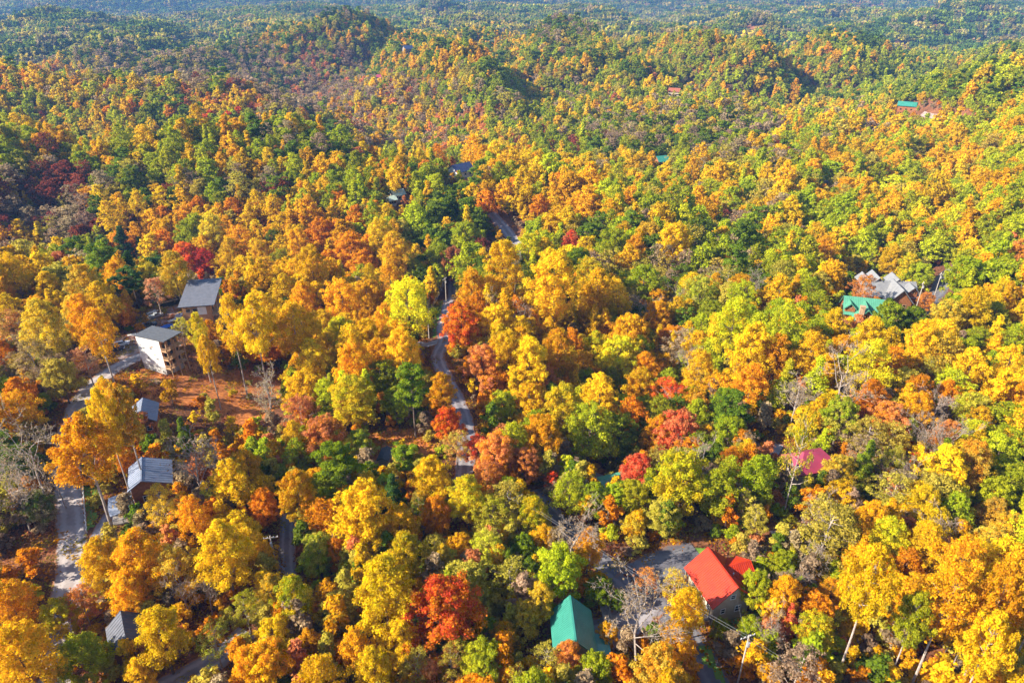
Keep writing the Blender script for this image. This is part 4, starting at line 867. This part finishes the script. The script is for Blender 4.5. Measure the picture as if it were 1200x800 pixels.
def wire(a, b, label, n=3, sep=.6, sag=.8):
    a, b = Vector(a), Vector(b); g = thing('power_line', label, 'power line', a, 0, 'overhead power lines'); s = (b - a).cross(Vector((0, 0, 1))).normalized() * sep
    for k in range(n):
        o = s * (k - (n - 1) / 2); q = []
        for i in range(13):
            t = i / 12; q.append((b - a) * t + o + Vector((0, 0, -.7 - sag * 4 * t * (1 - t))))
        MB().tube(q, .02, 4, False).obj('wire', M_WIRE, g)
A = pole(864, 802, 13.5, 'tall pale utility pole with crossarm in front of the red roofed house', R(20))
B = pole(606, 622, 11.0, 'utility pole among green trees at the upper end of the junction road', R(30))
wire(A, B, 'pair of power lines slanting over the junction towards the red roofed house', 2)
C_ = Vector((58, 70, zg(58, 70) + 12)); wire(A, C_, 'power lines running off the lower right from the tall pale pole', 2)
wire(A, (44.1, 94.5, 8.5), 'thin service wire between the tall pale pole and the red roofed house', 1)
D_ = pole(1092, 356, 14, 'slim pole beside the road at far right, nearer the red shrubs', R(50)); E_ = pole(1070, 372, 15, 'slim pole at the drive of the grey gabled house', R(50)); F_ = pole(1142, 322, 13, 'slim pole at the far end of the right hand road', R(50))
wire(D_, E_, 'power lines between the two slim poles by the grey gabled house', 2); wire(D_, F_, 'power lines along the right hand road', 2)
G_ = pole(523, 354, 12, 'grey utility pole at the top of the green grass strip', R(60), .22); H_ = pole(503, 397, 11, 'leaning grey utility pole left of the green grass strip', R(60), .22)
wire(G_, H_, 'power lines across the strip of green grass', 2); I_ = pole(505, 345, 11, 'dark utility pole in the shade beyond the grass strip', R(60)); J_ = pole(327, 676, 12, 'utility pole beside the short drive between orange trees', R(10))
wire(H_, I_, 'power lines in the shade left of the grass strip', 2)
a, b = at(97, 562), at(102, 624); f = thing('roadside_fence', 'low white board fence between the gravel road and the drive', 'fence', (a[0], a[1], zg(a[0], a[1])), 0)
va = Vector(a); vb = Vector(b); n = 12
for i in range(n + 1):
    q = va + (vb - va) * i / n; z = zg(q.x, q.y) - zg(a[0], a[1]); q = q - va; MB().box(q.x - .1, q.x + .1, q.y - .1, q.y + .1, z - .3, z + 1.15).obj('fence_post', M_TRIM, f)
    if i < n:
        q2 = va + (vb - va) * (i + 1) / n; z2 = zg(q2.x, q2.y) - zg(a[0], a[1]); q2 = q2 - va
        for hh in (.55, 1.0): MB().bar((q.x, q.y + .13, z + hh), (q2.x, q2.y + .13, z2 + hh), .08, .18).obj('fence_board', M_TRIM, f)

# ------------------------------------------------------------------ the rest of the wood: one object each, instanced by geometry nodes
GRIDY = [0, 30, 60, 90, 120, 150, 190, 230, 280, 340, 420, 520, 640, 900]  # top rows: dull dark kinds also paint haze and shade into far crowns
GRID = '''DDTNE DTDE DTDE DDTN DDTN DTND DDTN DTND DDTN DDTN DDTN DDTE
DETNN DTNDE DTNED DVTNT DVTGT DVTDTN DVTNT DVTTY DVTT DDDET DDDET DTTTN
DTTNYTDG DNTTDP DNTTDN DTGNDT DTVYTNV DDVYTOV DVVYOT DVVYGT DVVTOV VDVTG VVDLGT VDLGV
DVYGVNTOV VYGTNTV NTGTNVM NTPNNTV NTGPYNV DVGNTYVV VDVYTNV TVDVPTYV NTYVVTVG VDDVGTV YLVOVT LVVYVD
NTVYVGMV VVDVYV VVDLTGRV DDVTNNTV TPNNTOV VYVTPTV YVTTNVG YNTVGVO YNTDVTV YTNOVVY YTVLVGV VLVYV
NTYTNGMV VTGDYV DVVYTV DDVVYG TYNVPVT YVTVPNV VVYVLTM VYTVGOV NNDTGMV YYNTVGV YVTNYV VLYYV
NMTVTGM NTMGYVT VYGTG VVYYL VVGYOL VVYYVN YVOGYV YVYTNL VVLTYV YVOYTNG YVYLTV VLYLYG
MNTGTO VDEYVT GYVYO YYVYVO VVYYOL VVDDYL YYGOV VYYTL VVDVGMT GOVYYN YVVYL VLVYO
GYVOTN DEEVGOT YOROYG GYGYV GYYVO DDVPVN YLVDY DVNTY VVTYVN YOVYL YVLYT VVLYV
GYTNO GOTNY YGO YGOY YGGO OGYN YGYO DVNGY YVLYO VLYGV YYVV YYVG
GONTNV GOT YGT YGLV YLVO OPYGY GYLVO LVOVD GTNVD GYNTL YLVOT YGOV
NNTD OGT GONY OGVD YDVG GYLTO VLDTN LVTGO NTVO NTVO GYTVN VLYGN
GOYL GYGT GYTO GYVT YGTG TVOG TYGV GONT OVGN GONV GYTO GOY'''.split('\n')
GRID = [r.split() for r in GRID]
for i in range(2, 9):
    for j in range(12):
        q = GRID[i][j]; k = 'LYG'[(i + j) % 3]
        GRID[i][j] = q.replace('G', k).replace('O', 'GT'[(i * 3 + j) % 2]) + ('LVG' if j > 7 else 'V' if j > 4 else '')
STANDS = [  # stands of one character: photo box and its mix of kinds; some dark mixes also paint in valley shade and haze
    (312, 92, 425, 178, 'NNTNPNT'), (215, 92, 335, 120, 'NNTMDT'), (235, 138, 408, 180, 'VLVYVGD'), (405, 120, 560, 172, 'YGTNYPV'), (0, 200, 120, 275, 'MNMTNGM'), (100, 206, 330, 236, 'NMTDVT'), (205, 106, 312, 132, 'OGOPYT'),
    (0, 76, 180, 132, 'YGVYTLO'), (0, 30, 250, 66, 'DDTNDD'), (100, 62, 300, 92, 'NDTDTN'), (0, 0, 1200, 16, 'EDNED'), (100, 14, 420, 34, 'DDENT'), (420, 10, 700, 36, 'DTDNEV'), (560, 14, 900, 42, 'DTDENT'), (900, 10, 1200, 46, 'DETNDV'), (1130, 46, 1200, 62, 'DVDG'), (300, 22, 460, 92, 'DGTDVT'), (460, 34, 620, 90, 'DGYVTD'), (300, 60, 420, 95, 'TNDTPN'), (900, 24, 1140, 58, 'DDEDD'),
    (690, 138, 900, 192, 'NTNDTDV'), (430, 172, 640, 214, 'YGLYVO'), (480, 200, 560, 262, 'VDVDVL'), (130, 238, 460, 330, 'GYGOYG'), (640, 200, 900, 262, 'VLYVGT'), (930, 150, 1200, 260, 'YLVGTVG'), (960, 80, 1180, 118, 'VDVVLD'), (760, 40, 1000, 80, 'VYGDVT'),
    (700, 262, 900, 345, 'VDGTVN'), (560, 215, 700, 262, 'GYOYG'), (160, 150, 240, 205, 'YVLGV'), (0, 132, 150, 200, 'VYLVGT')]
def grid_code(px, py, rng, x=None, y=None):
    n = len(px); jx = px + rng.normal(0, 22, n); jy = py + rng.normal(0, 6, n)
    ri = np.clip(np.searchsorted(GRIDY, jy, side='right') - 1, 0, len(GRID) - 1); ci = np.clip((jx // 100).astype(int), 0, 11)
    if x is None: fld = rng.random(n)
    else:                               # kinds grow in drifts rather than singly
        fld = (.55 * np.sin(x / 29 + 1.7 * np.sin(y / 41)) + .55 * np.sin(y / 33 + 1.3 * np.sin(x / 37) + 2) + .45 * np.sin((x + y) / 17)) * .55 + .5 + rng.uniform(-.32, .32, n)
        fld = np.mod(fld, 1.0)
    out = [GRID[i][j][min(int(f * len(GRID[i][j])), len(GRID[i][j]) - 1)] for i, j, f in zip(ri, ci, fld)]
    for x0, y0, x1, y1, kinds in STANDS:
        hit = (jx * .35 + px * .65 > x0) & (jx * .35 + px * .65 < x1) & (jy * .6 + py * .4 > y0) & (jy * .6 + py * .4 < y1) & (rng.random(n) < .85)
        for i in np.nonzero(hit)[0]: out[i] = kinds[min(int(fld[i] * len(kinds)), len(kinds) - 1)]
    return out
def scatter(lo, hi, s, rng, margin=.82):
    xs = np.arange(-hi * .95, hi * .95, s); ys = np.arange(-20, hi, s * .87); X, Y = np.meshgrid(xs, ys)
    X = X + (np.arange(len(ys)) % 2)[:, None] * s / 2
    X = X + rng.uniform(-.38, .38, X.shape) * s; Y = Y + rng.uniform(-.38, .38, Y.shape) * s
    x, y = X.ravel(), Y.ravel(); d = np.hypot(x, y); k = (d > lo) & (d <= hi)
    x, y = x[k], y[k]; z = zt(x, y); px, py, dep = project(x, y, z + 12)
    k = (px > 600 - 800 * margin) & (px < 600 + 800 * margin) & (py < 1000) & (dep > 20)
    return x[k], y[k], z[k], px[k], py[k], dep[k]
def near_road(x, y, pad):
    m = np.zeros(len(x), bool)
    for c, w in ROADS:
        poly = [(p.x, p.y) for p in c[::4]] + [(c[-1].x, c[-1].y)]
        m |= seg_dist(x, y, poly) < (w / 2 + pad) ** 2
    return m
def make_points(name, proto_keys, x, y, z, kid, scl, ta, tb, label, cat, rng):
    """one object whose points carry the trees; its own collection of prototypes is never linked to the scene"""
    c = bpy.data.collections.new(name + '_kinds'); table = {}; n = 0
    for key in proto_keys:
        for me in TREES[key]:
            o = bpy.data.objects.new(f'{name}_kind_{n:03d}', me); c.objects.link(o); table.setdefault(key, []).append(n); n += 1
    idx = np.array([table[k][int(rng.random() * len(table[k]))] for k in kid], np.int32)
    me = bpy.data.meshes.new(name); me.vertices.add(len(x)); me.vertices.foreach_set('co', np.stack([x, y, z], 1).astype(np.float32).ravel())
    def put(nm, typ, arr, prop):
        a = me.attributes.new(nm, typ, 'POINT'); a.data.foreach_set(prop, np.ascontiguousarray(arr).ravel())
    put('proto', 'INT', idx, 'value'); put('scl', 'FLOAT_VECTOR', scl.astype(np.float32), 'vector')
    rot = np.zeros((len(x), 3), np.float32); rot[:, 2] = rng.random(len(x)) * 6.283; rot[:, :2] = rng.normal(0, .04, (len(x), 2)); put('rot', 'FLOAT_VECTOR', rot, 'vector')
    one = np.ones((len(x), 1), np.float32)
    put('tint_a', 'FLOAT_COLOR', np.hstack([ta, one]).astype(np.float32), 'color'); put('tint_b', 'FLOAT_COLOR', np.hstack([tb, one]).astype(np.float32), 'color')
    ob = bpy.data.objects.new(name, me); COL.objects.link(ob); tag(ob, label, cat, kind='stuff')
    g = bpy.data.node_groups.new(name + '_nodes', 'GeometryNodeTree')
    g.interface.new_socket('Geometry', in_out='INPUT', socket_type='NodeSocketGeometry'); g.interface.new_socket('Geometry', in_out='OUTPUT', socket_type='NodeSocketGeometry')
    N, L = g.nodes, g.links; gi, go = N.new('NodeGroupInput'), N.new('NodeGroupOutput')
    ip = N.new('GeometryNodeInstanceOnPoints'); ci = N.new('GeometryNodeCollectionInfo'); ci.inputs['Collection'].default_value = c
    ci.inputs['Separate Children'].default_value = True; ci.inputs['Reset Children'].default_value = True
    def na(nm, t):
        q = N.new('GeometryNodeInputNamedAttribute'); q.data_type = t; q.inputs[0].default_value = nm; return q.outputs[0]
    L.new(gi.outputs[0], ip.inputs['Points']); L.new(ci.outputs[0], ip.inputs['Instance']); ip.inputs['Pick Instance'].default_value = True
    L.new(na('proto', 'INT'), ip.inputs['Instance Index']); L.new(na('rot', 'FLOAT_VECTOR'), ip.inputs['Rotation']); L.new(na('scl', 'FLOAT_VECTOR'), ip.inputs['Scale'])
    L.new(ip.outputs[0], go.inputs[0])
    ob.modifiers.new('instances', 'NODES').node_group = g
    return ob
SHAPE_FOR = dict(Y=['oval', 'oval', 'dome', 'cone'], G=['oval', 'dome', 'dome', 'cone'], O=['dome', 'oval', 'dome'], R=['dome'], P=['dome', 'thin'], M=['dome', 'thin'],
                 L=['oval', 'dome', 'cone'], V=['dome', 'dome', 'oval'], D=['dome', 'pine', 'dome'], E=['pine', 'cone'], T=['dome', 'thin'], N=['bare', 'thin'])
# parts of the wood that stay open: around houses, roads, clearings (photo boxes x0,y0,x1,y1)
OPEN = [(795, 632, 905, 735), (695, 640, 812, 705), (642, 690, 715, 765), (100, 385, 232, 455), (205, 322, 275, 378), (160, 352, 225, 400), (150, 425, 335, 508), (60, 420, 115, 700),
        (108, 545, 200, 640), (120, 525, 200, 580), (160, 455, 190, 490), (500, 345, 535, 400), (490, 395, 560, 545), (420, 495, 520, 545), (325, 615, 348, 690), (985, 340, 1040, 385), (1004, 318, 1068, 362),
        (1045, 358, 1066, 372), (1090, 318, 1116, 344), (1050, 121, 1076, 135), (1086, 136, 1100, 139), (523, 195, 553, 209), (455, 226, 472, 238), (575, 250, 612, 290), (682, 545, 740, 575), (915, 525, 985, 560),
        (655, 540, 715, 565), (815, 745, 855, 800), (445, 522, 460, 548), (120, 712, 160, 765), (783, 107, 797, 113), (771, 187, 780, 194), (474, 57, 481, 63), (443, 90, 449, 94), (967, 210, 977, 217), (1027, 218, 1035, 224), (0, 610, 70, 680), (970, 742, 1110, 800), (195, 765, 270, 800), (50, 775, 85, 800)]
def forest():
    rng = np.random.default_rng(5); parts = []
    for lo, hi, s, lod in ((30, 300, 6.6, 0), (300, 640, 7.2, 1), (640, 1500, 7.2, 2)):
        x, y, z, px, py, dep = scatter(lo, hi, s, rng)
        n = len(x); D = np.clip(rng.normal(9.0 if lod == 2 else 10.4, 2.4, n), 5, 17)
        ppx, ppy, dd = project(x, y, z + D * .8); keep = np.ones(n, bool)
        rp = D / 2 * 800 / dd * .8
        for x0, y0, x1, y1 in OPEN: keep &= ~((ppx + rp > x0) & (ppx - rp < x1) & (ppy + rp > y0) & (ppy - rp * 1.15 < y1))
        nearm = np.hypot(x, y) < 420
        for sx, sy, sr in solo_xy:
            q = (x - sx) ** 2 + (y - sy) ** 2
            keep &= ~(nearm & (q < (sr * .6 + 1.8) ** 2))
        keep &= ~near_road(x, y, 3.0)
        code = grid_code(ppx, ppy, rng, x, y)
        parts.append([a[keep] for a in (x, y, z, D)] + [[c for c, k in zip(code, keep) if k], lod, hi])
    keys = []; X = []; Y = []; Z = []; KID = []; SC = []; TA = []; TB = []
    for x, y, z, D, code, lod, hi in parts:
        for i, c in enumerate(code):
            sh = SHAPE_FOR[c][int(rng.random() * len(SHAPE_FOR[c]))]; base, H0, rad = SH[sh][:3]
            d = D[i] * (.78 if hi == 300 else 1.0) * (.85 if sh == 'cone' else 1)
            sc = d / (2 * rad); sz = d / (2 * rad) * (.78 + .25 * rng.random())
            if sh == 'bare': sz = min(sz, 1.1); sc = min(sc, 1.3)
            KID.append((sh, lod)); k = .87 + .26 * rng.random(); SC.append((sc * k, sc / k, sz)); a, b = tint(c, rng); TA.append(a); TB.append(b)
        X.append(x); Y.append(y); Z.append(z)
    keys = [k for k in TREES if k[1] != 'solo' and k[0] not in ('shrub', 'sapling')]
    print('forest trees', len(KID))
    make_points('autumn_forest', keys, np.concatenate(X), np.concatenate(Y), np.concatenate(Z), KID, np.array(SC), np.array(TA), np.array(TB),
                'mixed autumn forest of green, gold and rust trees covering the hills', 'forest', rng)
forest()
def undergrowth():
    rng = np.random.default_rng(6)
    bands = [scatter(30, 330, 2.8, rng, .8), scatter(330, 720, 5.2, rng, .8), scatter(720, 1000, 6.0, rng, .8)]; x, y, z, px, py, dep = (np.concatenate(q) for q in zip(*bands))
    px, py, _ = project(x, y, z + 1.5)
    keep = ~near_road(x, y, 2.2) & (rng.random(len(x)) < .8)
    for x0, y0, x1, y1 in [(100, 385, 232, 455), (160, 352, 225, 400), (165, 425, 335, 512), (60, 440, 105, 700), (505, 345, 535, 395), (425, 500, 520, 545), (108, 590, 150, 640), (0, 620, 70, 670), (845, 712, 885, 745)]: keep &= ~((px > x0) & (px < x1) & (py > y0) & (py < y1) & (rng.random(len(x)) < .92))
    for sx, sy, r in SITES: keep &= (x - sx) ** 2 + (y - sy) ** 2 > r * r
    x, y, z, px, py = (a[keep] for a in (x, y, z, px, py)); code = grid_code(px, py, rng)
    mixin = 'TNTDOGNP'; code = [c if rng.random() < .45 else mixin[int(rng.random() * 8)] for c in code]
    KID = [('sapling', 0) if rng.random() < .4 else ('shrub', 0) for _ in code]; s = rng.uniform(.55, 1.35, len(code))
    T = [tint(c, rng) for c in code]
    print('undergrowth', len(code))
    make_points('undergrowth', [('shrub', 0), ('sapling', 0)], x, y, z, KID, np.stack([s, s, s * rng.uniform(.7, 1.1, len(s))], 1), np.array([t[0] for t in T]), np.array([t[1] for t in T]),
                'rust, tan and green undergrowth of shrubs and saplings beneath the trees', 'undergrowth', rng)
undergrowth()
def distant_woods():
    rng = np.random.default_rng(8)
    for v in range(4):                                  # a stand of a dozen crowns, seen from more than a kilometre away
        r2 = np.random.default_rng(900 + v); VV, MM, LL = [], [], []
        for k in range(14):
            V, mix, lum, C = leaves(r2, 'dome', .2, 17, 4.6, 9, 2.4, 75, 3.0, 1.0)
            V = V + np.array([r2.uniform(-15, 15), r2.uniform(-15, 15), r2.normal(0, 1.5)])
            VV.append(V); MM.append(np.clip(mix * .5 + r2.random() * .7 - .1, 0, 1)); LL.append(lum * r2.uniform(.7, 1.35))
        TREES.setdefault(('stand', 0), []).append(crown_mesh('stand', np.vstack(VV), np.concatenate(MM), np.concatenate(LL), [M_LEAF]))
    x, y, z, px, py, dep = scatter(1500, 6600, 25, rng, .78)
    code = grid_code(px, py, rng); T = [tint(c + 'DTEV'[int(rng.random() * 4)].lower(), rng) for c in code]
    s = rng.uniform(.85, 1.2, len(x))
    print('stands', len(x))
    make_points('distant_woods', [('stand', 0)], x, y, z, [('stand', 0)] * len(x), np.stack([s, s, s], 1), np.array([t[0] for t in T]), np.array([t[1] for t in T]),
                'blue hazed woods covering the farthest ridges', 'woods', rng)
distant_woods()

def fallen_leaves():
    rng = np.random.default_rng(21)
    for v in range(3):
        n = 60; p = np.zeros((n, 3)); q = rng.random(n) ** .6 * 2.6; t = rng.random(n) * 6.283
        p[:, 0], p[:, 1] = q * np.cos(t), q * np.sin(t); p[:, 2] = .12 + rng.random(n) * .14
        nr = unit(rng.normal(0, .35, (n, 3)) + np.array([0, 0, 1])); a = unit(np.cross(nr, rng.normal(0, 1, (n, 3)))); b = np.cross(nr, a); k = (.16 + .2 * rng.random(n))[:, None]
        V = np.stack([p + a * k, p + b * k * .7, p - a * k, p - b * k * .7], 1).reshape(-1, 3)
        TREES.setdefault(('litter', 0), []).append(crown_mesh('litter', V, rng.random(n), .6 + .7 * rng.random(n), [M_LEAF]))
    x, y, z, px, py, dep = scatter(30, 330, 3.0, rng, .8)
    k = (~near_road(x, y, .3) | (rng.random(len(x)) < .05)) & ~((px > 170) & (px < 335) & (py > 405) & (py < 495) & (rng.random(len(x)) < .5)); x, y, z = x[k], y[k], z[k]
    c = ['OTGOPTMG'[int(q * 8)] for q in rng.random(len(x))]; T = [tint(q, rng) for q in c]; sc = rng.uniform(.6, 1.3, len(x))
    make_points('fallen_leaves', [('litter', 0)], x, y, z, [('litter', 0)] * len(x), np.stack([sc, sc, np.ones(len(x))], 1), np.array([t[0] for t in T]) * .75, np.array([t[1] for t in T]) * .6,
                'rust and orange fallen leaves scattered over the forest floor', 'fallen leaves', rng)
fallen_leaves()

# ------------------------------------------------------------------ haze
def haze():
    mb = MB(); ex = 7100
    lo = -330.0; hi = 480.0
    mb.box(-ex, ex, -ex, ex, lo, hi)
    m = bpy.data.materials.new('haze'); m.use_nodes = True; n, l = m.node_tree.nodes, m.node_tree.links; n.clear()
    v = n.new('ShaderNodeVolumePrincipled'); v.inputs['Color'].default_value = (.22, .47, 1.0, 1); v.inputs['Density'].default_value = .00008
    v.inputs['Anisotropy'].default_value = .0
    o = n.new('ShaderNodeOutputMaterial'); l.new(v.outputs[0], o.inputs['Volume'])
    ob = mb.obj('haze', m); tag(ob, 'pale blue haze lying over the far ridges', 'haze', kind='stuff')
haze()
